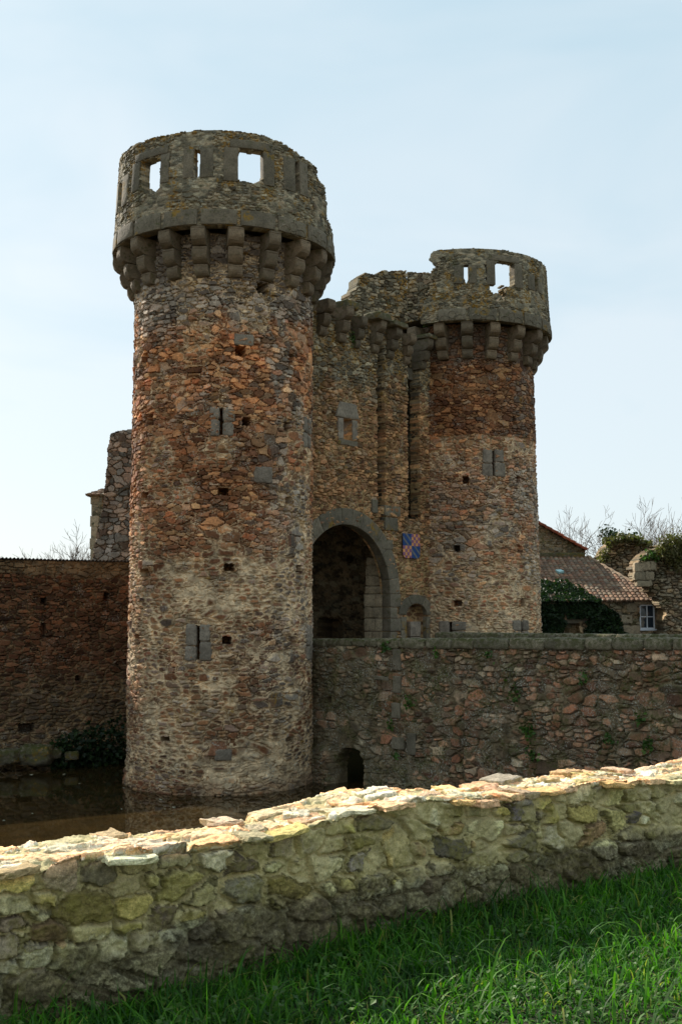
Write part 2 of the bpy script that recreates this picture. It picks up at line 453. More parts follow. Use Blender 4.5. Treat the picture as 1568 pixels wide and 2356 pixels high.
# ================================================================== TOWERS
def tower(name, centre, Rb, Rt, label, ztop, phase, head_R, params):
    Rf = lambda z: Rb + (Rt-Rb)*np.clip(z/15.5, 0, 1) + .10*np.clip(1.0-z, 0, 2)**2*.5
    cyl = Cyl(centre[0], centre[1], Rf)
    t = empty(name, (centre[0], centre[1], 0), label, 'tower')
    holes = hole_list(cyl, params['holes'])
    for s in params['slits']:
        holes.append(slit_frame(cyl, s[:2], t, w=s[2] if len(s) > 2 else .34))
    for (x, y, w, h) in params.get('slabs', []):
        u, v = cyl.hit(x, y)
        block('repair_block', (u, -.03, v), (w/2, .09, h/2), cyl.map, M['slit'], t, .07, int(x), (4, 1, 3), .03)
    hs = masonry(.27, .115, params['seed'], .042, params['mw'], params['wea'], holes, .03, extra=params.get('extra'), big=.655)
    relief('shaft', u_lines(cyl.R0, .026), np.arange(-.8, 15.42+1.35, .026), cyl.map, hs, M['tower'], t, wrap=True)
    # head
    hr = lambda z: head_R + (head_R*.965-head_R)*np.clip((z-16.9)/2.8, 0, 1)
    hc = Cyl(centre[0], centre[1], hr); hc.R0 = head_R
    N = 19; z0 = params['zc']
    for k in range(N):
        a = math.radians(phase+k*360/N + random.uniform(-.8, .8))
        d = hc.c0*math.cos(a)+hc.r0*math.sin(a)
        r = float(Rf(np.array(15.)))+.03
        corbel((centre[0]+d[0]*r, centre[1]+d[1]*r, z0), d, t, k=k)
    zl = z0+1.38
    half = math.pi*head_R/N
    for k in range(N):
        a = phase+(k+.5)*360/N
        if params['lintel_skip'](((a+180) % 360)-180): continue
        block('lintel_slab', (math.radians(a)*head_R, -.16, zl+.255), (half*.90, .2, .245*random.uniform(.94, 1.05)), hc.map, M['granite'], t, .02, k+3, (8, 1, 3), .012)
        am_ = ((a+180) % 360)-180
        if params['carve'][0] < am_ < params['carve'][1]:
            sl_ = [o for o in t.children][-1]
            for rr_, cu_ in ((.145, 0), (.20, .30), (.20, -.30)):
                P = []
                rngs = np.linspace(0, 2*math.pi, 25) if cu_ == 0 else np.linspace(0, math.pi, 11)
                for w_ in rngs:
                    z_ = (.0 if cu_ == 0 else -.22)+rr_*math.sin(w_)
                    P.append(tuple(hc.map(np.array(math.radians(a)*head_R+cu_+rr_*math.cos(w_)), np.array(zl+.25+z_), np.array(.035))))
                V, F = tube_pts(P, .024, 6)
                link('carving', mesh_np('carving', V, F, None, True), M['granite'], sl_)
        # filler joint stones hidden behind the slabs are part of the parapet wall
    op = []
    for w in params['windows']:   # polygon in px -> (u,v)
        op.append(([hc.hit(x, y) for x, y in w['poly']], 1. if w.get('frame', 1) != 'slit' else .35))
        if w.get('frame', True):
            q = np.array(op[-1][0]); q = np.vstack([q, q+np.array([math.tan(max(-1.1, min(1.1, q[0, 0]/head_R)))*.30*op[-1][1], .13])]); u0, u1, v0, v1 = q[:, 0].min(), q[:, 0].max(), q[:, 1].min(), q[:, 1].max()
            nm = 'window_frame' if w.get('frame', 1) != 'slit' else 'slit_frame'
            e = bpy.data.objects.new(nm, None); COL.objects.link(e); e.location = hc.map(np.array((u0+u1)/2), np.array(v0), np.array(0.))
            e.empty_display_size = .2; e.parent = t; e.matrix_parent_inverse = t.matrix_world.inverted(); bpy.context.view_layer.update()
            jw = .2 if nm == 'window_frame' else .2
            for sgn, uu in ((-1, u0), (1, u1)):
                hw = jw*random.uniform(.8, 1.15)
                vb = v0+(v1-v0)*w.get('jb', 0)
                block('jamb', (uu+sgn*hw, -.10, (vb+v1)/2), (hw-.003, .135, (v1-vb)/2), hc.map, M['granite'], e, .02, random.randrange(99), (3, 1, 4), .012)
            if nm == 'window_frame':
                block('lintel', ((u0+u1)/2, -.10, v1+.13), ((u1-u0)/2+.26, .14, .125), hc.map, M['granite'], e, .02, random.randrange(99), (6, 1, 2), .012)
    def inside(u, v, poly):
        r = np.zeros(u.shape, bool); n = len(poly)
        for i in range(n):
            x1, y1 = poly[i]; x2, y2 = poly[(i+1) % n]
            if y1 == y2: continue
            c = ((v > min(y1, y2)) & (v <= max(y1, y2))) & (u < (v-y1)*(x2-x1)/(y2-y1)+x1)
            r ^= c
        return r
    def solid(u, v):
        nz = fbm(u*5, v*5, 5, 3)-.5; nl = fbm(u*1.3, v*0+2, 8, 3)-.5
        s = v < params['ztop'](np.degrees(u/head_R)) + nl*.05 + nz*.05
        s &= ~((v < zl+.5) & (v > zl) & False)
        s &= v > zl+.0
        for p, fr in op:
            uc_ = sum(q[0] for q in p)/len(p); tn = math.tan(max(-1.1, min(1.1, uc_/head_R)))*.30*fr
            for t_ in (0, .25, .5, .75, 1): s &= ~inside(u+nz*.03-tn*t_, v+nz*.03-.13*t_, p)
        return s & params['head_mask'](u/head_R, v, nz)
    hm = masonry(.19, .075, params['seed']+50, .012, .007, lambda U, V: .45+.75*fbm(U*.8, V*.8, 3, 3)+.25*sstep(17.5, 19.5, V), params.get('hholes', []), .03, jd=0)
    def hst(U, V):
        H, st = hm(U, V)
        low = V < zl+.47
        st[..., 2] *= .8
        H = np.where(low, H*.5-.02, H)
        return H, st
    relief('parapet_wall', u_lines(head_R, .026, 115), np.arange(zl-.02, ztop+.35, .026), hc.map, hst, M['head'], t, solid=solid, thick=.34, wrap=True)
    # floor inside the head
    a = np.linspace(0, 2*math.pi, 49)[:-1]; V = [(centre[0]+3.27*math.cos(q), centre[1]+3.27*math.sin(q), zl+.32) for q in a]
    link('wall_walk', mesh_np('wall_walk', V, [tuple(range(48))], None), M['granite'], t)
    return t, cyl, hc

def mwL(U, V):
    n = fbm(U*.8, V*.8, 91, 3)
    return .002 + .005*n + .0135*sstep(9.2, 6.5, V+1.6*(n-.5)) * (.35+.75*sstep(.3, .65, n)) + .006*sstep(2.2, .5, V) + .009*sstep(.62, .75, vn(U*.9, V*.9, 12))
def weaL(U, V):
    n = fbm(U*1.1, V*.7, 33, 3)
    a = U/3.
    return np.clip(.05 + .75*sstep(.15, .9, a)*sstep(.35, .6, n) + .95*sstep(13.9, 14.9, V+1.3*(n-.5)) + .18*sstep(7, 4, V) + .25*sstep(9.5, 12, V)*sstep(.42, .6, n), 0, 1)
def extraL(U, V, ht, r1, r2, mo, we):
    # redder band in the middle of the shaft, dark wet stones by the water
    r1 = np.where((V > 8.6) & (V < 11.2), r1*.9, r1)
    r2 = np.where((V > 8.6) & (V < 11.2), r2*.62, r2)
    low = sstep(8.6, 6.5, V); r2 = r2*(1-.6*low*(1-we*.6))
    corbel_zone = sstep(15.0, 15.5, V); r2 = r2*(1-.55*corbel_zone)  # stones darker through the corbel zone
    wet = sstep(.45, .1, V+.1*np.sin(U*3)); r2 = r2*(1-.6*wet); mo = mo*(1-.6*wet)
    band = (V > .55+.1*np.sin(U*2)) & (V < 1.1+.12*np.sin(U*3))
    r2 = np.where(band, r2*.45, r2); r1 = np.where(band, r1*.15, r1)
    return ht, r1, r2, mo, we
def headmaskL(a, v, nz):
    s = np.ones(a.shape, bool)
    d = np.degrees(a)
    s &= ~((d > 56+2*nz) & (d < 178) & (v > EYE+13.62+nz*.15-.006*(d-56)))
    s &= ~((d > 66.5+3*nz) & (d < 178) & (v > 17.85+nz*.3 - .01*(d-66)))
    return s
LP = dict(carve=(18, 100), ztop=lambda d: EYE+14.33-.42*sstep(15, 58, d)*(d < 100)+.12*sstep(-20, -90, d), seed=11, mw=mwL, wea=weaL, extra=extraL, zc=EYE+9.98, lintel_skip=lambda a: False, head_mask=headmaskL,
    holes=[(603, 663, .3, .26), (553, 808, .26, .24), (668, 828, .22, .28), (337, 823, .3, .24), (566, 970, .2, .2), (660, 982, .24, .24), (513, 1131, .26, .16),
           (336, 1141, .34, .2), (665, 1151, .26, .16), (527, 1305, .26, .16), (331, 1318, .44, .2), (686, 1309, .24, .18), (522, 1473, .22, .18), (672, 1474, .24, .2), (345, 966), (317, 1472), (714, 742, .22, .26), (668, 1700, .3, .12), (380, 1700, .3, .1)],
    slits=[((509, 940), (509, 1000), .34), ((455, 1440), (457, 1517), .36), ((706, 965), (706, 1028), .3), ((711, 1440), (711, 1515), .3)],
    slabs=[(606, 1093, .62, .5), (513, 1737, .5, .32), (561, 812-30, .62, .34)],
    windows=[dict(poly=[(337, 380), (369, 366), (368, 432), (352, 449), (336, 444)], jb=.25), dict(poly=[(449, 353), (461, 352), (460, 404), (455, 409), (449, 404)], frame='slit'),
             dict(poly=[(548, 350), (603, 357), (603, 414), (583, 422), (548, 414)]), dict(poly=[(677, 379), (683, 378), (684, 442), (680, 444)], frame='slit'),
             dict(poly=[(279, 425), (283, 423), (281, 478), (277, 480)], frame='slit')])
t1, C1, H1 = tower('stone_tower', TL, 2.905, 2.85, 'nearer and taller-looking round stone tower standing in the moat, left of the gate arch', EYE+14.15, 6.5, 3.59, LP)

def mwR(U, V):
    n = fbm(U*.8, V*.8, 191, 3)
    return .003 + .003*n + .016*sstep(12.35, 12.2, V)*(.4+.9*n)*(.5+.5*sstep(8.5, 6, V)+.3*sstep(11, 12, V)) + .012*sstep(7.8, 5.5, V+n)*(.5+.6*sstep(.2, .6, n))
def weaR(U, V):
    n = fbm(U*1.1, V*.7, 133, 3)
    return np.clip(.05 + .22*sstep(12.2, 11.2, V)*sstep(3, 8, V) + .35*sstep(12.1, 9, V)*sstep(.42, .6, n) + .5*sstep(14.9, 15.5, V) + .35*sstep(.2, 1, U/3.)*sstep(.35, .55, n), 0, 1)
def extraR(U, V, ht, r1, r2, mo, we):
    corbel_zone = sstep(14.9, 15.4, V); r2 = r2*(1-.5*corbel_zone)  # darker stone tone at corbel height
    top = V > 12.3+.05*np.sin(U*4)
    r1 = np.where(top, r1*.8, r1); r2 = np.where(top, r2*.42, .12+r2*.9)
    mo = np.where(top, mo*.35, mo)
    ht = np.where(top, ht+.03, ht)
    return ht, r1, r2, mo, we
def headmaskR(a, v, nz):
    d = np.degrees(a)
    s = np.ones(a.shape, bool)
    s &= ~((d < -19+5*nz+2*np.sin(v*9)) & (d > -100) & (v > 17.75+nz*.2 - .02*(-19-d)))
    s &= ~((d < -27+6*nz) & (d > -104))
    s &= ~((np.abs(d-20.5-3*(18.6-v)) < 5+8*nz) & (v > 17.6+nz*.5) & (v < 19))
    return s
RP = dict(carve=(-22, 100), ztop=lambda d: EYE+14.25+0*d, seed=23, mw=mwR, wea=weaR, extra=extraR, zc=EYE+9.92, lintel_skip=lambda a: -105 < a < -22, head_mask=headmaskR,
    holes=[(1071, 1104, .2, .24), (1190, 1103, .2, .24), (1050, 1262, .22, .2), (1194, 1262, .2, .22), (1052, 1388, .28, .18), (1202, 1386, .26, .24), (1022, 826, .3, .16), (1180, 968, .16, .3), (960, 1000, .2, .2)],
    slits=[((1134, 1037), (1134, 1094), .5), ((1036, 1432), (1036, 1478), .5), ((1199, 1430), (1199, 1478), .4)],
    windows=[dict(poly=[(1066, 617), (1077, 616), (1077, 642), (1072, 652), (1067, 642)], frame='slit'), dict(poly=[(1138, 607), (1176, 612), (1176, 660), (1139, 655)]),
             dict(poly=[(1228, 642), (1232, 642), (1233, 670), (1229, 670)], frame='slit')])
t2, C2, H2 = tower('stone_tower', TR, 3.18, 2.87, 'farther round stone tower right of the gate, reddish upper shaft and broken parapet', EYE+14.2, 3.0, 3.68, RP)

# ================================================================== GATEHOUSE
fd = np.array([.657, .754]); nd_ = np.array([.754, -.657])
FO = np.array((-3.95, 35.0))+nd_*.30
FP = Pln(FO, fd, nd_)
gate = empty('gatehouse', (*(FO+fd*7), 3.4), 'gatehouse between the two towers with a round granite arch, tall drawbridge slots and corbels', 'gatehouse')
def tt(px, y=1200): return FP.hit(px, y)[0]
S1a, S1b, S2a, S2b = tt(866, 1000), tt(882, 1000), tt(936, 1000), tt(964, 1000)
zs1 = FP.hit(875, 1165)[1]; zs2 = FP.hit(950, 1195)[1]
AC_T, AC_Z, RI, RO = 5.85+.1, EYE+.55, 2.48, 3.08
ZTOPF = EYE+10.6
print('slots', S1a, S1b, S2a, S2b, zs1, zs2)
wq = [FP.hit(788, 964), FP.hit(808, 966), FP.hit(808, 1013), FP.hit(788, 1011)]
wu0, wu1 = min(p[0] for p in wq), max(p[0] for p in wq); wv0, wv1 = min(p[1] for p in wq), max(p[1] for p in wq)
du0, du1 = tt(932, 1440), tt(979, 1440); dz = FP.hit(955, 1400)[1]
def facade_solid(u, v):
    g = (np.hypot(u-AC_T, v-AC_Z) < RI+.03) | ((np.abs(u-AC_T) < RI+.03) & (v < AC_Z))
    g &= v > 2.6
    w = (u > wu0) & (u < wu1) & (v > wv0) & (v < wv1)
    nz = fbm(u*5, v*5, 15, 3)-.5
    nz2 = .02*np.sin(v*17)+.02*np.sin(v*7.3)
    sl = ((u > S1a+nz2) & (u < S1b+nz2*.7) & (v > zs1)) | ((u > S2a-nz2) & (u < S2b+nz2) & (v > zs2))
    return ~g & ~w & ~sl & (v < ZTOPF + nz*.2)
def facade_extra(U, V, ht, r1, r2, mo, we):
    nz = .02*np.sin(V*17)+.02*np.sin(V*7.3)
    s1 = (U > S1a+nz) & (U < S1b+nz*.7) & (V > zs1)
    s2 = (U > S2a-nz) & (U < S2b+nz) & (V > zs2)
    
    pier = (U > S1b) & (U < S2a) & (V > zs2)
    ht = np.where(pier & ~s1 & ~s2, ht+.04, ht)
    uc = (du0+du1)/2; hw = (du1-du0)/2
    d = ((np.abs(U-uc) < hw) & (V < dz-.25)) | (np.hypot(U-uc, (V-dz+.25)*1.6) < hw)
    ht = np.where(d & (V < 6), -.42, ht)
    r2 = np.where(d, r2*.6, r2)
    return ht, r1, r2, mo, we
fm = masonry(.26, .11, 37, .04, lambda U, V: .006+.012*fbm(U, V, 4, 3)+.006*sstep(9, 7, V),
             lambda U, V: np.clip(.1+1.0*sstep(12.2, 15.4, V+2*(fbm(U, V, 6, 3)-.5)), 0, 1),
             [(*FP.hit(880, 1190), .3, .24, .4), (*FP.hit(879, 1240), .2, .3, .35)], .03, extra=facade_extra)
relief('facade_wall', np.arange(1.6, 12.2, .03), np.arange(1.5, ZTOPF+.25, .03), FP.map, fm, M['facade'], gate, solid=facade_solid, thick=.45)
for (a_, b_, zl_, dd_) in ((S1a, S1b, zs1, 1.5), (S2a, S2b, zs2, 1.3)):
    for (o_, fdir, ndir, L_) in ((b_+.03, -nd_, -fd, dd_-.1), (a_-.03, -nd_, fd, dd_-.1)):
        q = Pln(FP.map(np.array(o_), np.array(0), np.array(-.1))[:2], fdir, ndir)
        relief('slot_side', np.arange(0, L_, .035), np.arange(zl_-.1, ZTOPF, .035), q.map, masonry(.26, .11, int(o_*9), .03, .006, .4), M['inside'], gate)  # slot shade is put into the dark masonry colour
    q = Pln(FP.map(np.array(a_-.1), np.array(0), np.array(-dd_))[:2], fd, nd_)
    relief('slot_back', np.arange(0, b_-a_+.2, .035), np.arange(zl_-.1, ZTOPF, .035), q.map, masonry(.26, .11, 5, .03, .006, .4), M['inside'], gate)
    boxes('slot_sill', [(a_-.02, b_+.02, -dd_, -.02, zl_-.15, zl_+.02)], M['granite'], gate, FP.map)
# arch ring
def arc_map(U, V, H):   # U along the arc (m at RO), V radial, H outward
    a = U/RO
    u = AC_T+V*np.sin(a); z = AC_Z+V*np.cos(a)
    return FP.map(u, z, H)
NV = 15
for k in range(NV):
    a0 = -math.pi/2+math.pi*k/NV; a1 = a0+math.pi/NV; am = (a0+a1)/2*RO; hw = (a1-a0)/2*RO
    block('voussoir', (am, -.14, (RI+RO)/2), (hw*.985, .20, (RO-RI)/2), arc_map, M['granite'], gate, .02, k+50, (5, 2, 3), .008)
# jambs
for side in (1, -1):
    z = AC_Z; k = 0
    while z > 2.9:
        h = random.choice((.5, .55, .62, .42)); L = random.choice((.42, .62, .5)) if k % 2 else .66
        u0 = AC_T+side*(RI-.0); 
        block('jamb_stone', (u0+side*L/2, -.14, z-h/2), (L/2, .21, h/2-.008), FP.map, M['granite'], gate, .03, k+5+side, (4, 2, 3), .012)
        dd = .34+(k % 2)*.16
        block('jamb_stone', (u0+side*.2, -.14-.21-dd/2, z-h/2), (.21, dd/2-.006, h/2-.01), FP.map, M['jamb'], gate, .03, k+25+side, (2, 3, 3), .022)
        block('jamb_stone', (u0+side*.62, -.35-dd-(.9-dd)/2, z-h/2), (.62, (.9-dd)/2-.006, h/2-.01), FP.map, M['jamb'], gate, .03, k+45+side, (2, 3, 3), .022)
        z -= h; k += 1
    z = AC_Z; k = 0
    while z < AC_Z+1.15:
        h = random.choice((.3, .4)); uu = AC_T+side*(RI+.03*k)
        block('jamb_stone', (uu+side*.62, -.36-.44, z+h/2), (.62-.03, .43, h/2-.008), FP.map, M['jamb'], gate, .05, k+65+side, (4, 4, 3), .05)
        z += h; k += 1
# grey stones around slot foot and small door
for (x, y, w, h) in [(900, 1176, .95, .40), (897, 1206, .78, .5), (887, 1253, .72, .36), (859, 1165, .34, .5)]:
    u, v = FP.hit(x, y)
    block('dressed_stone', (u, -.05, v), (w/2, .13, h/2), FP.map, M['granite'], gate, .03, int(x), (4, 1, 3), .02)
# door lintel + jambs
e = bpy.data.objects.new('blocked_door', None); COL.objects.link(e); e.location = FP.map(np.array((du0+du1)/2), np.array(3.4), np.array(0.)); e.parent = gate
e.matrix_parent_inverse = gate.matrix_world.inverted(); bpy.context.view_layer.update()
dc = (du0+du1)/2; dh = (du1-du0)/2
def door_arc(U, V, H):
    a = U; return FP.map(dc+V*np.sin(a), dz-.28+V*np.cos(a)*.72, H)
for k, (a0, a1) in enumerate(((-1.5, -.52), (-.5, .5), (.52, 1.5))):
    block('arch_stone', ((a0+a1)/2, -.03, dh+.24), ((a1-a0)/2, .10, .24), door_arc, M['granite'], e, .02, k+11, (8, 1, 3), .008)
for s in (-1, 1):
    z = dz-.32; k = 0
    while z > 3.2:
        h = .48
        block('jamb_stone', (dc+s*(dh+.16), -.04, z-h/2), (.17, .11, h/2-.006), FP.map, M['granite'], e, .02, k+s+7, (2, 1, 3), .012); z -= h; k += 1
z = 3.1
while z < dz-.6:
    block('infill_stone', (dc+dh*.42, -.30, z+.3), (dh*.5, .10, .29), FP.map, M['slit'], e, .02, int(z*10), (3, 1, 3), .012); z += .6
# upper window surround
e = bpy.data.objects.new('window_frame', None); COL.objects.link(e); e.location = FP.map(np.array(wu0), np.array(wv0), np.array(0.)); e.parent = gate
e.matrix_parent_inverse = gate.matrix_world.inverted(); bpy.context.view_layer.update()
wc = (wu0+wu1)/2
block('lintel', (wc, -.05, wv1+.30), ((wu1-wu0)/2+.34, .13, .30), FP.map, M['slit'], e, .16, 5, (6, 1, 5), .02, taper=.18)
block('sill', (wc, -.05, wv0-.10), ((wu1-wu0)/2+.30, .12, .10), FP.map, M['granite'], e, .03, 6, (5, 1, 2), .02)
for s in (-1, 1):
    block('jamb', (wc+s*((wu1-wu0)/2+.15), -.28, (wv0+wv1)/2), (.15, .34, (wv1-wv0)/2-.004), FP.map, M['slit'], e, .03, 8+s, (2, 2, 5), .015)
# gatehouse interior: passage side wall, rear wall, floor slab
hsim = masonry(.3, .15, 71, .03, .01, .2)
q = Pln(FP.map(np.array(9.75), np.array(0), np.array(-.45))[:2], -nd_, -fd)
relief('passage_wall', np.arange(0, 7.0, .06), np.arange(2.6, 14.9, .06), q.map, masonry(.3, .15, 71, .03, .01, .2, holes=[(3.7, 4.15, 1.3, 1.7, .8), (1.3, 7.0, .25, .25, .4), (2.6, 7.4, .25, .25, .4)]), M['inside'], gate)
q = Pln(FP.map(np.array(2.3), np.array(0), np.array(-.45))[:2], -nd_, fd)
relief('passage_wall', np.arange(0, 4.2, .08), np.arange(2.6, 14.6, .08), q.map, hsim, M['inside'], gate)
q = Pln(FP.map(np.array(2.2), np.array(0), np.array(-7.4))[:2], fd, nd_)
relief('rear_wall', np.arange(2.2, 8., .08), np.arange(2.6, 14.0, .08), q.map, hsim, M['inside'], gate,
       solid=lambda u, v: ~((np.abs(u-3.6) < 1.1) & (v < 5.6)), thick=.6)
V = [FP.map(np.array(float(a)), np.array(z), np.array(float(d))) for z in (9.35, 9.75) for a, d in ((2.2, -.4), (9.9, -.4), (9.9, -7.6), (2.2, -7.6))]
link('floor_slab', mesh_np('floor_slab', V, [(3, 2, 1, 0), (4, 5, 6, 7), (0, 1, 5, 4), (1, 2, 6, 5), (2, 3, 7, 6), (3, 0, 4, 7)]), M['granite'], gate)
# machicolation corbels along the facade
cu = 3.35; k = 0
for cpx in (742, 786, 822, 862, 896, 934, 968):
    u = FP.hit(cpx, 770)[0] - .15
    if cpx > 960: u += .1
    cz_ = EYE+(9.72, 9.68, 9.62, 9.62, 9.55, 9.52, 9.5)[k]; cs_ = (.90, .90, .82, .88, .84, .82, .84)[k]
    p = FP.map(np.array(u), np.array(cz_), np.array(.0))
    corbel(tuple(p), nd_, gate, k=k, scale=cs_, roll=random.uniform(-.06, .06))
    if k in (0, 2, 5): k += 1; continue
    # broken capping stones left on the corbels
    block('cap_stone', (u+.1*random.uniform(-1, 1), .28+.1*random.uniform(-1, 1), cz_+1.38*cs_+.08), (.30*random.uniform(.75, 1.5), .38, .10*random.uniform(.7, 1.5)), FP.map, M['granite_moss'], gate, .06, k+31, (3, 3, 2), .05)
    k += 1
# ruined wall behind the machicolation
def poly_solid(poly):
    def f(u, v):
        nz = fbm(u*4, v*4, 25, 3)-.5; uu = u+nz*.10; vv = v+nz*.08
        r = np.zeros(u.shape, bool); n = len(poly)
        for i in range(n):
            x1, y1 = poly[i]; x2, y2 = poly[(i+1) % n]
            if y1 == y2: continue
            r ^= ((vv > min(y1, y2)) & (vv <= max(y1, y2))) & (uu < (vv-y1)*(x2-x1)/(y2-y1)+x1)
        return r
    return f
pa = np.array([at_y(790, 700, 43.6)[0], 43.6]); pb = np.array([at_y(936, 700, 45.2)[0], 45.2]); pc = np.array([at_y(1030, 700, 44.6)[0], 44.6])
d = (pb-pa)/np.linalg.norm(pb-pa); n = np.array([d[1], -d[0]])
q = Pln(pa, d, n); L = np.linalg.norm(pb-pa)
poly = [q.hit(x, y) for x, y in ((805, 800), (805, 672), (818, 666), (822, 640), (840, 627), (862, 632), (880, 622), (936, 624))]+[(L+.02, 19.8), (L+.02, 15.2)]
poly = poly[:8]+[(L+.3, poly[7][1]), (L+.3, 15.0), (poly[0][0], 15.0)]
ruin_m = masonry(.24, .11, 83, .04, .008, lambda U, V: .75+.5*fbm(U, V, 7, 2), [], .04)
relief('upper_wall', np.arange(0, L+.001, .03), np.arange(14.6, 19.9, .03), q.map, ruin_m, M['head'], gate, solid=poly_solid(poly), thick=.7)
d = (pc-pb)/np.linalg.norm(pc-pb); n = np.array([d[1], -d[0]]); q = Pln(pb, d, n); L = np.linalg.norm(pc-pb)
poly = [q.hit(x, y) for x, y in ((936, 624), (960, 628), (985, 627), (1030, 628))]
poly = [(-.3, 14.9), (-.3, poly[0][1])]+poly+[(L+.5, poly[-1][1]), (L+.5, 14.9)]
relief('upper_wall', np.arange(0, L, .03), np.arange(14.6, 19.9, .03), q.map, masonry(.24, .11, 84, .04, .008, lambda U, V: .55+.3*fbm(U, V, 7, 2), [], .03), M['head'], gate, solid=poly_solid(poly), thick=.7)
V = [FP.map(np.array(float(a)), np.array(z), np.array(float(d))) for z in (14.5, 14.95) for a, d in ((8.2, -.3), (11.9, -.3), (11.9, -4.6), (8.2, -4.6))]
link('wall_walk', mesh_np('wall_walk', V, [(3, 2, 1, 0), (4, 5, 6, 7), (0, 1, 5, 4), (1, 2, 6, 5), (2, 3, 7, 6), (3, 0, 4, 7)]), M['granite'], gate)

# ------------------------------------------------------------------ coat of arms
u0, zt = FP.hit(921, 1227); u1, _ = FP.hit(960, 1227); zb = FP.hit(940, 1286)[1]
sh = empty('heraldic_shield', tuple(FP.map(np.array(u0), np.array(zb), np.array(.1))), 'quartered shield of blue bends and orange checks on the wall beside the gate arch', 'shield')
W = u1-u0; Hh = zt-zb
def paint(name, c, rough=.55):
    q = NT(name); n1 = q.noise(9, 5, .6)
    return q.out(q.mix(1, lin(c), q.grey(q.rng(n1, .3, .7, .75, 1.2)), 'MULTIPLY'), n1, .2, .01, rough)
def shield_outline(x):   # lower edge z for x in 0..1
    return .07+.05*abs(math.sin(2*math.pi*x))*-1 + (.0 if abs(x-.5) > .06 else -.04) + (.09*(1-min(x, 1-x)/.12)**2 if min(x, 1-x) < .12 else 0)
xs = np.linspace(0, 1, 33)
def prism(name, pts, h0, h1, mat, parent):
    n = len(pts); V = []
    for h in (h0, h1):
        for (x, z) in pts: V.append(FP.map(np.array(u0+x*W), np.array(zb+z*Hh), np.array(h)))
    F = [tuple(range(n, 2*n)), tuple(range(n))[::-1]]+[(i, (i+1) % n, n+(i+1) % n, n+i) for i in range(n)]
    return link(name, mesh_np(name, V, F), mat, parent)
out = [(x, shield_outline(x)) for x in xs]
prism('board', out+[(1, 1), (0, 1)], .07, .10, paint('shield back paint', (60, 50, 60)), sh)
blue = paint('shield blue', (38, 70, 122)); silver = paint('shield silver', (112, 112, 112)); gold = paint('shield gold', (214, 150, 92)); mauve = paint('shield mauve', (140, 92, 120))
def clip(pts, a, b, c):   # keep a x + b z <= c
    r = []
    for i in range(len(pts)):
        p, q_ = pts[i], pts[(i+1) % len(pts)]; fp = a*p[0]+b*p[1]-c; fq = a*q_[0]+b*q_[1]-c
        if fp <= 0: r.append(p)
        if (fp < 0) != (fq < 0):
            t = fp/(fp-fq); r.append((p[0]+t*(q_[0]-p[0]), p[1]+t*(q_[1]-p[1])))
    return r
body = out+[(1, 1), (0, 1)]
def quarter(x0, x1, z0, z1):
    p = body
    for k in ((-1, 0, -x0), (1, 0, x1), (0, -1, -z0), (0, 1, z1)): p = clip(p, *k)
    return p
for (x0, x1, z0, z1) in ((0, .5, .52, 1), (.5, 1, 0, .52)):
    qb = quarter(x0, x1, z0, z1); prism('blue_quarter', qb, .104, .112, blue, sh)
    for k in (0, 1):
        c1 = (z1+x0)+(-.02 - k*.0) - .0
        off = z1+x0*.98 - .10 - k*.24
        p = clip(clip(qb, 1.0, 1.0*.98, x0+off+.30+.0), -1.0, -.98, -(x0+off+.19)) if False else None
    # bends run from upper left to lower right: z = z1 - s*(x-x0) - o
    s = (z1-max(z0, .03))/(x1-x0)
    for o in (-.16, .16):
        p = clip(clip(qb, s, 1, z1+s*x0-o+.055), -s, -1, -(z1+s*x0-o-.055))
        if len(p) > 2: prism('silver_bend', p, .114, .118, silver, sh)
for (x0, x1, z0, z1) in ((.5, 1, .52, 1), (0, .5, 0.0, .52)):
    qb = quarter(x0, x1, z0, z1); prism('gold_quarter', qb, .104, .112, gold, sh)
    n_ = 0
    for i in range(4):
        for j in range(4):
            if (i+j) % 2: continue
            a0 = x0+(x1-x0)*i/4; c1 = z1-(z1-z0-.0)*j/4.; p = qb
            for kk in ((-1, 0, -a0), (1, 0, a0+(x1-x0)/4), (0, 1, c1), (0, -1, -(c1-(z1-z0)/4.))): p = clip(p, *kk)
            if len(p) > 2: prism('mauve_check', p, .114, .118, mauve, sh)

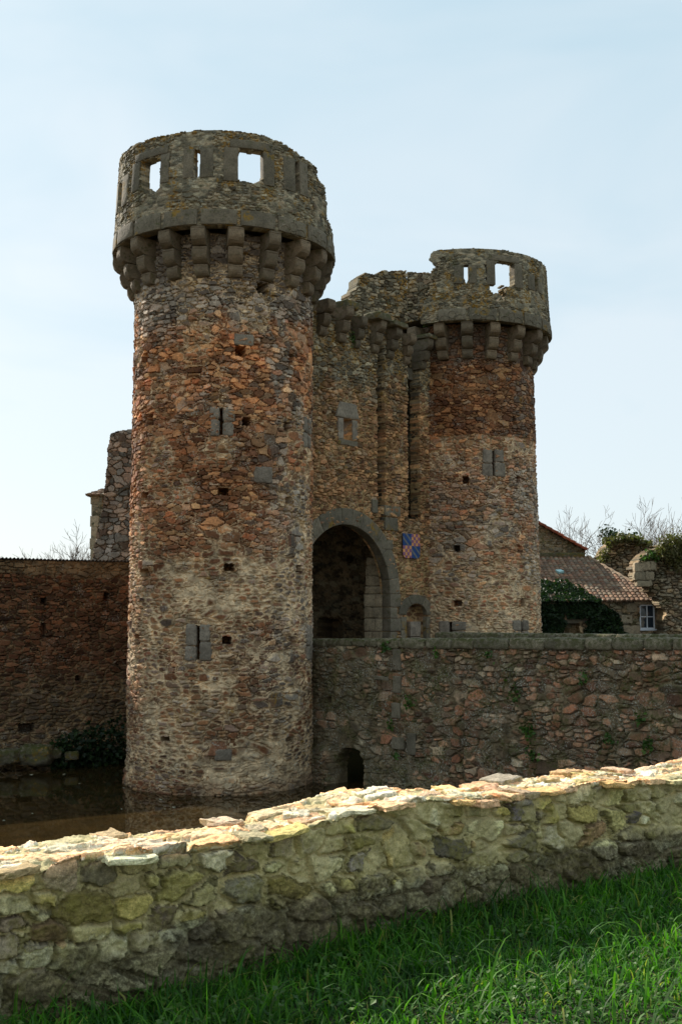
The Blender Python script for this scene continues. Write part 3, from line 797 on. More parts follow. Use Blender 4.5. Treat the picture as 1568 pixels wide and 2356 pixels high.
# ================================================================== BRIDGE
bd = np.array([.68, -.733]); bd = bd/np.linalg.norm(bd); bn = np.array([bd[1], -bd[0]])
BW = Pln((-1.15, 35.35), bd, bn)
br = empty('stone_bridge', (4, 31, 0), 'rubble stone bridge over the moat leading to the gate, mossy parapets with rounded coping', 'bridge')
def ztopB(u): return 4.42+.29*np.clip(u, 0, 20)/13
cu0 = BW.hit(772, 1800)[0]; cu1 = BW.hit(837, 1800)[0]; cz = BW.hit(806, 1718)[1]
ccx = (cu0+cu1)/2; cr = (cu1-cu0)/2
ub0 = BW.hit(1075, 1600)[0]; ub1 = BW.hit(1170, 1600)[0]
def bridge_extra(U, V, ht, r1, r2, mo, we):
    c = (np.hypot(U-ccx, V-cz+cr) < cr) | ((np.abs(U-ccx) < cr) & (V < cz-cr))
    
    # mossy pier foot left of the culvert
    pf = sstep(cu0+.02, cu0-.1, U)*sstep(1.15, .75, V+.1*np.sin(U*5))
    ht = ht+.28*pf; mo = mo*(1-pf*.5)
    # worn buttress leaning against the wall
    nz = fbm(U*2, V*2, 5, 3)-.5
    b = sstep(ub0-.1, ub0+.1, U+.2*nz)*sstep(ub1+.08, ub1-.02, U+.1*nz)*sstep(3.3, 2.6, V+(U-ub0)*.3+.5*nz)
    b2 = sstep(ub1-.5, ub1+.3, U+nz)*sstep(ub1+1.3, ub1+.4, U+nz)*sstep(4.1, 3.7, V+.5*nz)*.6
    ht = ht+.24*b+.13*b2
    left = sstep(3.35, 3.1, U)
    we = np.clip(we+left*.35, 0, 1)
    return ht, r1, r2, mo, we
def mwB(U, V):
    return .006+.016*fbm(U, V, 3, 3)+.026*sstep(3.35, 3.0, U)*sstep(4.4, 3.6, V)*(.3+fbm(U*1.5, V*1.5, 9, 3))+.02*sstep(1.6, .8, V)*sstep(6.5, 4, U)
relief('side_wall', np.concatenate([np.arange(-.6, 14.5, .026), np.arange(14.5, 24, .15)]), np.arange(-.6, 4.75, .026), BW.map,
       masonry(.27, .12, 57, .032, mwB, lambda U, V: np.clip(.25+.6*fbm(U*.7, V*.7, 5, 3)-.2, 0, 1), [(*BW.hit(755, 1610), .2, .2, .4)], .03, extra=bridge_extra, jd=.003, big=.58),
       M['bridge'], br, solid=lambda u, v: (v < ztopB(u)-.22) & ~((np.hypot(u-ccx, v-cz+cr) < cr+.03*np.sin(v*31)) | ((np.abs(u-ccx) < cr) & (v < cz-cr))), thick=.5)
def bmap_off(off, w0=0):
    P2 = Pln(BW.o - bn*off, bd, bn)
    return P2
u = -.3; k = 0
while u < 23:
    L = random.uniform(.75, 1.25) if u > 3 else random.uniform(.5, .8)
    h = .15 if u > 3 else .12
    zc = float(ztopB(u+L/2))-h
    block('coping_stone', (u+L/2, -.23, zc), (L/2-.008, .33 if u > 3 else .29, h), BW.map, M['coping'], br, .13 if u > 3 else .08, k, (7, 5, 4), .03)
    u += L; k += 1
BK = Pln(BW.o-bn*3.6, bd, bn)
ubk = BK.hit(1000, 1465)[0]
def ztopK(u): return 4.62+.10*np.clip(u-3, 0, 20)/10
relief('side_wall', np.arange(ubk, 22, .06), np.arange(-.6, 4.6, .06), BK.map, masonry(.34, .17, 58, .04, .01, .4), M['bridge'], br, solid=lambda u, v: v < ztopK(u)-.25, thick=.45)
u = ubk; 
while u < 22:
    L = random.uniform(.75, 1.3); h = .15
    block('coping_stone', (u+L/2, -.22, float(ztopK(u))-h), (L/2-.008, .29, h), BK.map, M['coping'], br, .11, k, (5, 4, 3), .03)
    u += L; k += 1
V = [BW.map(np.array(a), np.array(z), np.array(h)) for z in (3.0, 3.45) for a, h in ((-.5, -.5), (24., -.5), (24., -3.6), (-3.5, -3.6))]
link('deck', mesh_np('deck', V, [(3, 2, 1, 0), (4, 5, 6, 7), (0, 1, 5, 4), (1, 2, 6, 5), (2, 3, 7, 6), (3, 0, 4, 7)]), M['granite'], br)
# grey quoin stones up the joint
for (x, y, w, h) in [(914, 1518, .34, .62), (914, 1575, .32, .5), (912, 1635, .36, .45), (948, 1712, .34, .62), (917, 1710, .5, .34), (880, 1560, .6, .12)]:
    uu, vv = BW.hit(x, y)
    block('quoin_stone', (uu, -.06, vv), (w/2, .125, h/2), BW.map, M['granite'], br, .03, int(y), (3, 1, 4), .02)

# ================================================================== CURTAIN WALL left
pl = np.array([at_y(-140, 1700, 37.4)[0], 37.4]); pr = np.array([at_y(330, 1700, 41.0)[0], 41.0])
d = (pr-pl)/np.linalg.norm(pr-pl); n = np.array([d[1], -d[0]])
CW = Pln(pl, d, n)
cw = empty('curtain_wall', (*((pl+pr)/2), 0), 'dark reddish rubble curtain wall rising from the moat at the left edge', 'wall')
def ztc(u): return 7.12
def cw_extra(U, V, ht, r1, r2, mo, we):
    band = V > 6.82+.12*(fbm(U*1.5, V, 3, 3)-.5)
    band2 = V > 6.55+.5*(fbm(U*1.2, V, 8, 3)-.5)
    mo = np.where(band2, np.maximum(mo, .55+.3*(V > 6.7)), mo)
    we = np.where(band2, 1, we)
    nz = fbm(U*1.3, V*1.3, 44, 3)-.5
    ht = ht + .5*sstep(1.5, .3, V+1.0*nz)*sstep(.0, 1., .6+nz)
    ht = np.where(V < 2.3+nz*.8, ht+.06, ht)
    return ht, r1, r2, mo, we
ch = [(*CW.hit(162, 2250/1.63-120+11), .16, .25, .4), (*CW.hit(244, 1372), .2, .26, .4), (*CW.hit(100, 1450), .16, .5, .3), (*CW.hit(60, 1675), .55, .3, .5), (*CW.hit(100, 1383), .2, .2, .4), (*CW.hit(180, 1560), .2, .16, .35)]
Lc = np.linalg.norm(pr-pl)
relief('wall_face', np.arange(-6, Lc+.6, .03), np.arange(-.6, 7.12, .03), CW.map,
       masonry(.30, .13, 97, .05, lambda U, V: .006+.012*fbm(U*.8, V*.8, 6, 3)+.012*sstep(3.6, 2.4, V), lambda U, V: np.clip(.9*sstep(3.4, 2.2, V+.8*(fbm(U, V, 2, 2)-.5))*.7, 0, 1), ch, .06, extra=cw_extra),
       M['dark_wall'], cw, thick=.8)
# corrugated sheet on the shed behind
q = NT('weathered corrugated sheet'); n1 = q.noise(3, 5, .6)
corr = q.out(q.mix(q.rng(n1, .4, .6), lin((64, 56, 50)), lin((88, 76, 66))), n1, .2, .01, .75)
us = np.arange(-6, Lc+.3, .018); rows = [(.14, 7.15), (-.9, 7.06), (-3.5, 6.5)]
V = []; 
for top in (0, 1):
    for (h, z) in rows:
        zz = z+.03*np.sin(us*2*math.pi/.135)+(.02 if top else 0) + .01*np.sin(us*1.1)
        V.append(CW.map(us, zz, np.full(us.shape, h)))
V = np.vstack(V); nu = len(us); F = []
ii = np.arange(nu-1)
def strip(a, b): return np.stack([a*nu+ii, a*nu+ii+1, b*nu+ii+1, b*nu+ii], -1)
F = np.vstack([strip(0, 1)[:, ::-1]*1, strip(1, 2)[:, ::-1], strip(3, 4), strip(4, 5), strip(0, 3), strip(5, 2)])
link('shed_roof', mesh_np('shed_roof', V, F, None, True), corr)
tag(bpy.data.objects['shed_roof'], 'brown corrugated sheet roof edge lying along the top of the dark curtain wall', 'roof')

# ================================================================== far left ruin and turret house
Yr = 50.
RW = Pln((at_y(180, 1200, Yr)[0], Yr), (1, .0), (0, -1))
poly = [RW.hit(x, y) for x, y in ((212, 1300), (222, 1230), (236, 1170), (246, 1085), (250, 1035), (257, 1000), (275, 994), (300, 990), (360, 990), (360, 1300))]
rw = relief('ruined_wall', np.arange(0, 4.0, .03), np.arange(3.3, 14.2, .03), RW.map, masonry(.36, .2, 107, .07, .01, .45, [], .12, extra=lambda U, V, ht, r1, r2, mo, we: (ht+.25*sstep(1.3, 1.9, U+.35*np.sin(V*1.1)), r1, r2, mo, we)), M['farred'], solid=poly_solid(poly), thick=1.1)
tag(rw, 'tall ragged fragment of ruined stone wall left of the near tower', 'ruin')
tb = empty('small_stone_building', (at_y(235, 1200, 54)[0], 54, 3.5), 'narrow pale stone building with hipped tile roof behind the ruined wall fragment', 'building')
BX = Pln((at_y(211, 1200, 53)[0], 53), (1, .02), (.02, -1))
zt_ = BX.hit(220, 1140)[1]
relief('wall', np.arange(0, 3.2, .04), np.arange(3.3, zt_, .04), BX.map, masonry(.3, .2, 117, .02, .008, lambda U, V: .3+.7*(U < .5), [], .0), M['far'], tb, thick=2.6)
for k in range(14):
    block('quoin_stone', (.14, -.05, 3.6+k*.55), (.16+.05*(k % 2), .08, .268), BX.map, M['jamb'], tb, .02, k, (2, 1, 2), .006)
# ------------------------------------------------------------------ tile roofs
def tile_mat(name, cols, gain=1.):
    q = NT(name)
    a = q.nd('ShaderNodeAttribute', attribute_name='st'); sp = q.nd('ShaderNodeSeparateColor'); q.l.new(a.outputs['Color'], sp.inputs[0])
    c = q.ramp(sp.outputs[0], cols); c = q.mix(1, c, q.grey(q.rng(sp.outputs[1], 0, 1, .6*gain, 1.3*gain)), 'MULTIPLY')
    n = q.noise(12, 6, .7); n2 = q.noise(2.5, 4, .6)
    c = q.mix(q.rng(n, .5, .65), c, lin((96, 92, 74))); c = q.mix(1, c, q.grey(q.rng(n2, .3, .7, .75, 1.2)), 'MULTIPLY')
    return q.out(c, n, .5, .02)
M['tile'] = tile_mat('canal clay tiles', [(134, 98, 76), (112, 90, 76), (152, 120, 94), (124, 112, 96), (138, 94, 70), (104, 92, 80)])
M['redtile'] = tile_mat('new red clay tiles', [(170, 84, 50), (150, 70, 44), (182, 98, 60)])
def tile_roof(name, quad, mat, parent, tw=.2, tl=.34, res=.03, amp=.05, mask=None, uv0=(0, 0)):
    """quad: eave-left, eave-right, ridge-right, ridge-left (3D). tiles run up the slope"""
    q = [np.array(p, float) for p in quad]
    Lu = max(np.linalg.norm(q[1]-q[0]), np.linalg.norm(q[2]-q[3])); Lv = np.linalg.norm((q[3]+q[2])/2-(q[0]+q[1])/2)
    nn = np.cross(q[1]-q[0], q[3]-q[0]); nn = nn/np.linalg.norm(nn)
    us = np.arange(0, Lu+res, res); vs = np.arange(0, Lv+res, res)
    U, V = np.meshgrid(us, vs); a = np.clip(U/Lu, 0, 1)[..., None]; b = np.clip(V/Lv, 0, 1)[..., None]
    P = (q[0]*(1-a)+q[1]*a)*(1-b)+(q[3]*(1-a)+q[2]*a)*b
    # column coordinate measured along the eave so that the columns stay parallel
    ed = (q[1]-q[0])/np.linalg.norm(q[1]-q[0]); cu_ = (P-q[0])@ed
    row = np.floor(V/tl + .0); fr = V/tl-row
    col = np.floor(cu_/tw+.5*0); fc = cu_/tw-col
    jit = (hsh(col, row, 5)-.5)
    h = amp*(1.2*np.abs(np.sin(np.pi*fc))**.6) + .035*(1-fr) + .02*jit + .05*(fbm(cu_*.5, V*.5, 3, 2)-.5)
    P = P+nn*h[..., None]
    st = np.stack([hsh(col, row, 7), hsh(col, row, 8)*(.35+.65*np.abs(np.sin(np.pi*fc))**.5), 0*h, 0*h], -1).reshape(-1, 4)
    nv, nu = U.shape; idx = np.arange(nv*nu).reshape(nv, nu)
    Q = np.stack([idx[:-1, :-1], idx[:-1, 1:], idx[1:, 1:], idx[1:, :-1]], -1).reshape(-1, 4)
    # underside + rim
    N = nv*nu; P2 = P.reshape(-1, 3)-nn*.08
    rim = []
    for e1 in (idx[0, :], idx[:, -1], idx[-1, ::-1], idx[::-1, 0]):
        rim.append(np.stack([e1[1:], e1[:-1], e1[:-1]+N, e1[1:]+N], -1))
    F = np.vstack([Q, Q[:, ::-1]+N]+rim)
    return link(name, mesh_np(name, np.vstack([P.reshape(-1, 3), P2]), F, np.vstack([st, st])), mat, parent)
o = BX.map(np.array(-.25), np.array(zt_-.02), np.array(.3)); x0, y0 = o[0], o[1]; zz = zt_-.02
apx = np.array([x0+2.2, y0+1.9, zz+1.05])
c4 = [np.array([x0, y0, zz]), np.array([x0+4.4, y0, zz]), np.array([x0+4.4, y0+3.6, zz]), np.array([x0, y0+3.6, zz])]
for i in range(4):
    tile_roof('roof', (c4[i], c4[(i+1) % 4], apx+np.array([.01, 0, 0]), apx), M['tile'], tb, tw=.25, tl=.3, res=.05, amp=.04)

# ================================================================== HOUSE right
hy = 48.
hs_ = empty('stone_house', (11, 48, 3.5), 'low stone farmhouse with canal tile roof and a white window, right of the farther tower', 'house')
HW = Pln((7.2, hy), (1, 0), (0, -1))
u0h, v1h = HW.hit(1470, 1391); u1h, v0h = HW.hit(1506, 1447)
ze = HW.hit(1400, 1383)[1]
ud0, vd1 = HW.hit(1297, 1434); ud1, _ = HW.hit(1330, 1434)
def hsol(u, v):
    return ~((u > u0h) & (u < u1h) & (v > v0h) & (v < v1h))
xr = at_y(1512, 1381, hy)[0]-7.2
relief('wall', np.arange(0, xr+.6, .035), np.arange(3.3, ze, .035), HW.map, masonry(.32, .17, 127, .05, .010, .35, [((ud0+ud1)/2, vd1-.6, ud1-ud0, 1.2, .5)], .03), M['far'], hs_, solid=hsol, thick=.45)
block('stone_lintel', ((ud0+ud1)/2+.05, .0, vd1+.14), (.95, .08, .15), HW.map, M['granite'], hs_, .03, 4, (5, 1, 2), .015)
for (x, y, w, h) in [(1452, 1398, .45, .4), (1440, 1424, .5, .38), (1452, 1450, .75, .42), (1520, 1400, .4, .5), (1524, 1440, .6, .42)]:
    uu, vv = HW.hit(x, y); block('dressed_stone', (uu, -.03, vv), (w/2, .1, h/2), HW.map, M['jamb'], hs_, .04, int(y), (3, 1, 3), .02)
block('lintel_beam', (u0h+.35, 0.02, v1h+.12), (.62, .1, .09), HW.map, M['jamb'], hs_, .02, 3, (5, 1, 2), .01)
wn = bpy.data.objects.new('window', None); COL.objects.link(wn); wn.location = (7.2+u0h, hy, v0h); wn.parent = hs_; wn.matrix_parent_inverse = hs_.matrix_world.inverted(); bpy.context.view_layer.update()
q = NT('white window paint'); wp = q.out(lin((225, 228, 232)), None, rough=.5)
fw = .055
um, vm = (u0h+u1h)/2, (v0h+v1h)/2+.0
boxes('frame', [(u0h, u0h+fw, -.12, -.03, v0h, v1h), (u1h-fw, u1h, -.12, -.03, v0h, v1h), (u0h+fw, u1h-fw, -.12, -.03, v0h, v0h+fw), (u0h+fw, u1h-fw, -.12, -.03, v1h-fw, v1h)], wp, wn, HW.map)
boxes('glazing_bar', [(um-.022, um+.022, -.115, -.04, v0h+fw, v1h-fw), (u0h+fw, um-.022, -.112, -.042, vm-.02, vm+.02), (um+.022, u1h-fw, -.112, -.042, vm-.02, vm+.02)], wp, wn, HW.map)
boxes('sill', [(u0h-.06, u1h+.06, -.1, .07, v0h-.07, v0h-.003)], wp, wn, HW.map)
q = NT('window glass'); q.b.inputs['Base Color'].default_value = lin((44, 54, 64)); q.b.inputs['Roughness'].default_value = .06; q.b.inputs['Specular IOR Level'].default_value = .8
boxes('pane', [(u0h+fw, u1h-fw, -.10, -.09, v0h+fw, v1h-fw)], q.m, wn, HW.map)
E0 = np.array([7.0, hy-.3, ze-.02]); E1 = np.array([7.2+xr+.12, hy-.3, ze-.02])
rz = at_y(1300, 1283, 53.2); R1 = np.array([at_y(1350, 1283, 53.2)[0], 53.2, rz[2]]); R0 = np.array([7.0, 53.2, rz[2]])
tile_roof('roof', (E0, E1, R1, R0), M['tile'], hs_, tw=.21, tl=.34, amp=.055)
# ridge cap + pale verge mortar on the hip
V, F = tube_pts([tuple(R1+(E1-R1)*t+np.array([0.02, 0, .05+.02*math.sin(t*60)])) for t in np.linspace(0, 1, 40)], .085)
link('hip_tiles', mesh_np('hip_tiles', V, F, np.tile([.5, .9, 0, 0], (len(V), 1)), True), M['tile'], hs_)
block('ridge_stones', (2.4, 0, rz[2]+.10), (2.5, .18, .12), Pln((7.0, 53.2), (1, 0), (0, -1)).map, M['granite_moss'], hs_, .06, 4, (30, 1, 2), .04)
V = [(7.2+xr+.1, hy-.25, ze-.05), (14.6, 53, ze-.05), tuple(R1-np.array([0, 0, .05])), (7.2+xr+.1, hy-.25, ze-.25), (14.6, 53, ze-.25)]
link('roof_side', mesh_np('roof_side', V, [(0, 1, 2), (0, 3, 4, 1), (0, 2, 1)]), M['tile'], hs_)
q = NT('skylight glass'); q.b.inputs['Base Color'].default_value = lin((150, 190, 190)); q.b.inputs['Roughness'].default_value = .1
def on_roof(px, py):
    nn = np.cross(E1-E0, R0-E0); d = ray(px, py); cam = np.array([0, 0, EYE]); t = ((E0-cam)@nn)/(d@nn); return cam+d*t
P4 = [on_roof(x, y) for x, y in ((1276, 1318), (1288, 1317), (1296, 1321), (1284, 1323))]
nn = np.cross(E1-E0, R0-E0); nn /= np.linalg.norm(nn)
V = [p+nn*.05 for p in P4]+[p+nn*.16 for p in P4]
link('skylight', mesh_np('skylight', V, [(0, 1, 2, 3)[::-1], (4, 5, 6, 7), (0, 1, 5, 4), (1, 2, 6, 5), (2, 3, 7, 6), (3, 0, 4, 7)]), q.m, hs_)

# taller gabled house behind
gh = empty('gabled_house', (7.5, 55, 3.5), 'taller stone house behind with a red tiled gable verge', 'house')
GW = Pln((3.0, 54.6), (1, 0), (0, -1))
ga = GW.hit(1241, 1206); gb = GW.hit(1340, 1262)
slope = (ga[1]-gb[1])/(gb[0]-ga[0]); ap_u = ga[0]-2.6; ap_v = ga[1]+slope*2.6
relief('gable_wall', np.arange(ap_u-4, gb[0]+1.2, .05), np.arange(3.3, ap_v+.2, .05), GW.map, masonry(.3, .16, 137, .03, .02, .7, [], .02), M['far'], gh,
       solid=lambda u, v: (v < ap_v-slope*np.abs(u-ap_u)-.05) & (u < gb[0]+.1), thick=.5)
for sgn in (1, -1):
    a = np.array([3+ap_u, 54.25, ap_v]); b = a+np.array([sgn*(gb[0]+.15-ap_u), 0, -slope*(gb[0]+.15-ap_u)])
    a2 = a+np.array([0, 7, 0]); b2 = b+np.array([0, 7, 0])
    tile_roof('roof', (b, b2, a2, a) if sgn > 0 else (b2, b, a, a2), M['redtile'], gh, tw=.22, tl=.34, res=.05)

# ruins at the right
def ruin(Yd, pts, label, seed, thick, mat='far', nx=0.0, res=.035, ex=None):
    x0 = at_y(min(p[0] for p in pts)-8, 1300, Yd)[0]; x1 = at_y(max(p[0] for p in pts)+8, 1300, Yd)[0]
    Q = Pln((x0, Yd), (1, nx), (nx, -1)); poly = [Q.hit(*p) for p in pts]
    vmax = max(p[1] for p in poly)+.3
    def ps(u, v):
        nz = .5*(vn(u*2.3, v*2.3, seed+5)-.5)+(fbm(u*5, v*6, seed, 3)-.5)*.6
        r = np.zeros(u.shape, bool); uu = u+nz*.5; vv = v+nz*.7; n = len(poly)
        for i in range(n):
            xa, ya = poly[i]; xb, yb = poly[(i+1) % n]
            if ya == yb: continue
            r ^= ((vv > min(ya, yb)) & (vv <= max(ya, yb))) & (uu < (vv-ya)*(xb-xa)/(yb-ya)+xa)
        return r
    o = relief('ruined_wall', np.arange(0, (x1-x0)*1.05, res), np.arange(3.2, vmax, res), Q.map, masonry(.27, .12, seed, .10, .008, .4, [], .30, extra=ex), M[mat], solid=ps, thick=thick)
    tag(o, label, 'ruin'); return Q
ruin(53.5, [(1384, 1480), (1384, 1275), (1392, 1258), (1402, 1252), (1412, 1240), (1440, 1238), (1470, 1243), (1500, 1256), (1530, 1262), (2100, 1262), (2100, 1480)], 'grassy-topped ruined wall farther back behind the tiled farmhouse roof', 141, 1.6)
QF = ruin(46.5, [(1532, 1480), (1530, 1400), (1512, 1366), (1486, 1348), (1462, 1340), (1458, 1300), (1472, 1282), (1490, 1270), (1530, 1266), (1568, 1255), (2000, 1275), (2000, 1480)], 'nearer broken ruin wall right of the white window, with dressed stones', 151, 1.2)
ZT = None
cs = empty('ruined_wall_corner', (13.1, 46.3, 3.5), 'stack of pale dressed blocks at the broken corner above the farmhouse eave', 'masonry blocks')
for (x, y, w, h) in [(1466, 1306, .42, .44), (1482, 1303, .42, .44), (1498, 1302, .3, .44), (1468, 1326, .52, .4), (1490, 1325, .42, .4), (1478, 1343, .7, .3)]:
    p = at_y(x, y, 46.4); QQ = Pln((0, 46.4), (1, 0), (0, -1))
    block('dressed_block', (p[0], .05, p[2]), (w/2-.015, .2, h/2-.015), QQ.map, M['jamb'], cs, .06, int(x), (4, 2, 4), .035)

# ================================================================== leaves / ivy
def leaf_mat(name, cols, rough=.5, trans=.25):
    q = NT(name)
    a = q.nd('ShaderNodeAttribute', attribute_name='st'); sp = q.nd('ShaderNodeSeparateColor'); q.l.new(a.outputs['Color'], sp.inputs[0])
    c = q.ramp(sp.outputs[0], cols); n = q.noise(2, 3, .6)
    c = q.mix(1, c, q.grey(q.rng(n, .3, .7, .7, 1.3)), 'MULTIPLY')
    q.l.new(c, q.b.inputs['Base Color']); q.b.inputs['Roughness'].default_value = rough; q.b.inputs['Specular IOR Level'].default_value = .3
    if trans:
        tr = q.nd('ShaderNodeBsdfTranslucent'); mx = q.nd('ShaderNodeMixShader'); mx.inputs[0].default_value = trans
        q.l.new(q.mix(1, c, (1.1, 1.5, .5, 1), 'MULTIPLY'), tr.inputs['Color'])
        o = q.n['Material Output']; q.l.new(q.b.outputs[0], mx.inputs[1]); q.l.new(tr.outputs[0], mx.inputs[2]); q.l.new(mx.outputs[0], o.inputs['Surface'])
    return q.m
M['ivy'] = leaf_mat('dark ivy leaves', [(26, 40, 20), (36, 54, 26), (30, 46, 28), (50, 70, 32)])
M['plant'] = leaf_mat('green wall plants', [(48, 74, 28), (66, 94, 34), (82, 108, 44)])
M['olive'] = leaf_mat('olive scrub leaves', [(84, 80, 44), (108, 98, 60), (72, 76, 40), (132, 120, 82)])
M['grass'] = leaf_mat('meadow grass', [(28, 60, 16), (42, 86, 20), (64, 112, 26), (92, 138, 34), (36, 74, 26), (140, 140, 70)], .62, .42)
def leaves(P, N, size, rng, flat=.5):
    """P (n,3) positions; random quads-ish leaves (two triangles folded) roughly facing N"""
    n = len(P); r = rng
    d = r.normal(size=(n, 3)); d /= np.linalg.norm(d, axis=1, keepdims=True)
    nn = d*(1-flat)+np.asarray(N)*flat; nn /= np.linalg.norm(nn, axis=1, keepdims=True)
    t = np.cross(nn, r.normal(size=(n, 3))); t /= np.linalg.norm(t, axis=1, keepdims=True); b = np.cross(nn, t)
    s = (size*(.6+.8*r.random(n)))[:, None]
    V = np.stack([P-t*s*.5, P+b*s*.42+nn*s*.08, P+t*s*.6, P-b*s*.42+nn*s*.08], 1).reshape(-1, 3)
    F = np.arange(n*4).reshape(n, 4)
    st = np.repeat(np.stack([r.random(n)]*2+[np.zeros(n)]*2, -1), 4, axis=0)
    return V, F, st
# ivy on the farmhouse wall
n = 15000; u = RNG.uniform(.9, 8.0, n*2); v = RNG.uniform(3.4, 7.6, n*2)
def ivy_top(u):   # height of the ivy edge
    x = 7.2+u; px = 784+x/hy*2500*1.0
    return np.interp(px, [1235, 1260, 1290, 1320, 1350, 1380, 1400, 1425], [1338, 1330, 1335, 1342, 1365, 1385, 1400, 1440])
pxs = 784+(7.2+u)/hy*2490; 
yy = ivy_top(u)+26*(vn(u*3, u*0, 3)-.5)+14*(vn(u*9, u*0, 4)-.5)
zt = EYE + np.tan(TH-np.arctan((yy-1178)/2500.))*hy
hole = (u > ud0-.15+.3*vn(v*4, v*0, 5)) & (u < ud1+.15+.5*vn(v*5, v*0+3, 5)) & (v < vd1+.22)
edge2 = (pxs > 1395+25*vn(v*4, v*0, 6)) & (v < 5)
keep = (v < zt) & ~hole & (vn(u*5, v*5, 9) > .12) & (pxs < 1420+30*vn(v*4, v*0, 16))
u, v = u[keep], v[keep]
rise = np.clip(v-ze, 0, 3)
Y = hy-.18-.32*RNG.random(len(u))*vn(u*3, v*3, 4) + rise*(53.2-hy)/(rz[2]-ze) - .25*(rise > 0)
P = np.stack([7.2+u, Y, v], -1)
V, F, st = leaves(P, (0, -1, .3), .13, RNG, .45)
iv = link('ivy', mesh_np('ivy', V, F, st), M['ivy']); tag(iv, 'dark ivy mat covering the farmhouse wall and creeping over its eave', 'ivy')
# scrub on the ruins
def scrub(pts, Yd, n, size, mat, label, cat='shrub', depth=1.2, name='shrub', spread=(1, 1)):
    Ps = []
    for (x, y, r) in pts:
        c = at_y(x, y, Yd); m = int(n*.6*r*r/200.)+20; R = r/2500*Yd
        q = RNG.normal(size=(m, 3))*np.array([R*spread[0], depth*.3, R*spread[1]])*.5
        Ps.append(c+q)
    P = np.vstack(Ps); V, F, st = leaves(P, (0, -.3, .6), size, RNG, .3)
    o = link(name, mesh_np(name, V, F, st), M[mat]); tag(o, label, cat); return o
scrub([(1405, 1245, 14), (1430, 1239, 16), (1455, 1241, 14), (1480, 1250, 12)], 52.7, 420, .16, 'olive', 'grass and moss tuft on top of the farther ruin', 'plant', name='wall_top_plant', spread=(1.3, .5))
scrub([(1530, 1262, 20), (1550, 1250, 24), (1568, 1262, 26), (1595, 1240, 30), (1540, 1275, 18), (1560, 1290, 22), (1520, 1270, 14)], 46, 330, .10, 'olive', 'pale scrubby bush growing over the nearer ruin at the right edge', name='shrub')
scrub([(1392, 1268, 9), (1388, 1280, 11), (1382, 1290, 10), (1376, 1298, 8), (1400, 1256, 6)], 52.5, 400, .11, 'olive', 'ivy clinging to the left end of the farther ruin', 'ivy', name='ivy')
scrub([(1478, 1285, 8), (1492, 1276, 9), (1505, 1283, 7)], 46.2, 300, .1, 'plant', 'small green tuft above the pale dressed corner blocks', 'plant', name='wall_top_plant')

# ================================================================== bare trees
q = NT('bare bark'); n1 = q.noise(10, 4, .6); barkm = q.out(q.mix(n1, lin((74, 62, 52)), lin((104, 90, 76))), n1, .3, .02)
def bare_tree(base, height, spread, seed, label, group='bare trees on the skyline', depth=6, first=.32, lean=0, dens=3, leafy=0):
    rnd = random.Random(seed); tr = [[], []]; br_ = [[], []]
    def add(store, P, r, n):
        V, F = tube_pts(P, r, n); o = len(store[0]); store[0].extend(V); store[1].extend([tuple(i+o for i in f) for f in F])
    def grow(p, d, L, r, lev):
        P = [p]; steps = 4; rr = [r]
        for i in range(steps):
            d = (d+Vector((rnd.uniform(-1, 1), rnd.uniform(-1, 1), rnd.uniform(-.5, .75)))*.2).normalized()
            P.append(P[-1]+d*L/steps); rr.append(r*(1-.42*(i+1)/steps))
        add(tr if lev == 0 else br_, P, rr, 6 if lev == 0 else 4 if lev < 3 else 3)
        if lev >= depth: return
        k = dens if lev < 3 else rnd.choice((2, 3))
        for c in range(k):
            t = rnd.uniform(.35, 1.) if c < k-1 else 1.
            i = min(int(t*steps), steps); q_ = P[i]
            ang = rnd.uniform(.5, 1.05)*spread if c < k-1 else rnd.uniform(.05, .3)
            ax = d.orthogonal().normalized(); ax.rotate(Matrix.Rotation(rnd.uniform(0, 6.28), 3, d))
            nd2 = d.copy(); nd2.rotate(Matrix.Rotation(ang, 3, ax)); nd2 = (nd2+Vector((0, 0, .10))).normalized()
            grow(q_, nd2, L*rnd.uniform(.62, .82), max(rr[i]*.7, .013), lev+1)
    e = empty('bare_tree', base, label, 'tree', group)
    grow(Vector(base), Vector((lean, 0, 1)).normalized(), height*first, height*.024, 0)
    link('trunk', mesh_np('trunk', tr[0], tr[1], None, True), barkm, e); link('branches', mesh_np('branches', br_[0], br_[1], None, True), barkm, e)
    return e
def tb_(px, Y): return (at_y(px, 1300, Y)[0], Y, 3.4)
bare_tree(tb_(1338, 70), 10.6, 1.0, 5, 'rounded bare tree rising behind the red gable verge')
bare_tree(tb_(1385, 66), 7.2, 1.1, 8, 'low bare tree in the gap beside the farther ruin')
bare_tree(tb_(1300, 72), 8.4, 1.0, 14, 'thin bare tree nearest the farther tower')
for k, (x, Y, h, lb) in enumerate([(1448, 72, 9.4, 'slender bare tree above the grassy ruin top'), (1475, 70, 8.8, 'bare sapling leaning left above the farther ruin'), (1500, 74, 9.6, 'upright bare tree with few limbs over the farther ruin'),
                                   (1540, 70, 8.8, 'twiggy bare tree over the pale scrub'), (1572, 68, 8.8, 'bushy bare tree cut by the right edge')]):
    bare_tree(tb_(x, Y), h, .75, 20+k, lb, dens=3)
for k, (x, Y, h, lb) in enumerate([(118, 80, 7.3, 'left bare tree above the corrugated roof edge'), (152, 78, 7.7, 'tallest bare tree above the corrugated roof edge, mid skyline'), (182, 82, 7.2, 'bare tree beside the small stone building'), (-12, 70, 8.2, 'bare tree cut by the left edge'), (60, 84, 5.8, 'lowest faint bare tree on the left skyline')]):
    bare_tree(tb_(x, Y), h, .9, 40+k, lb)
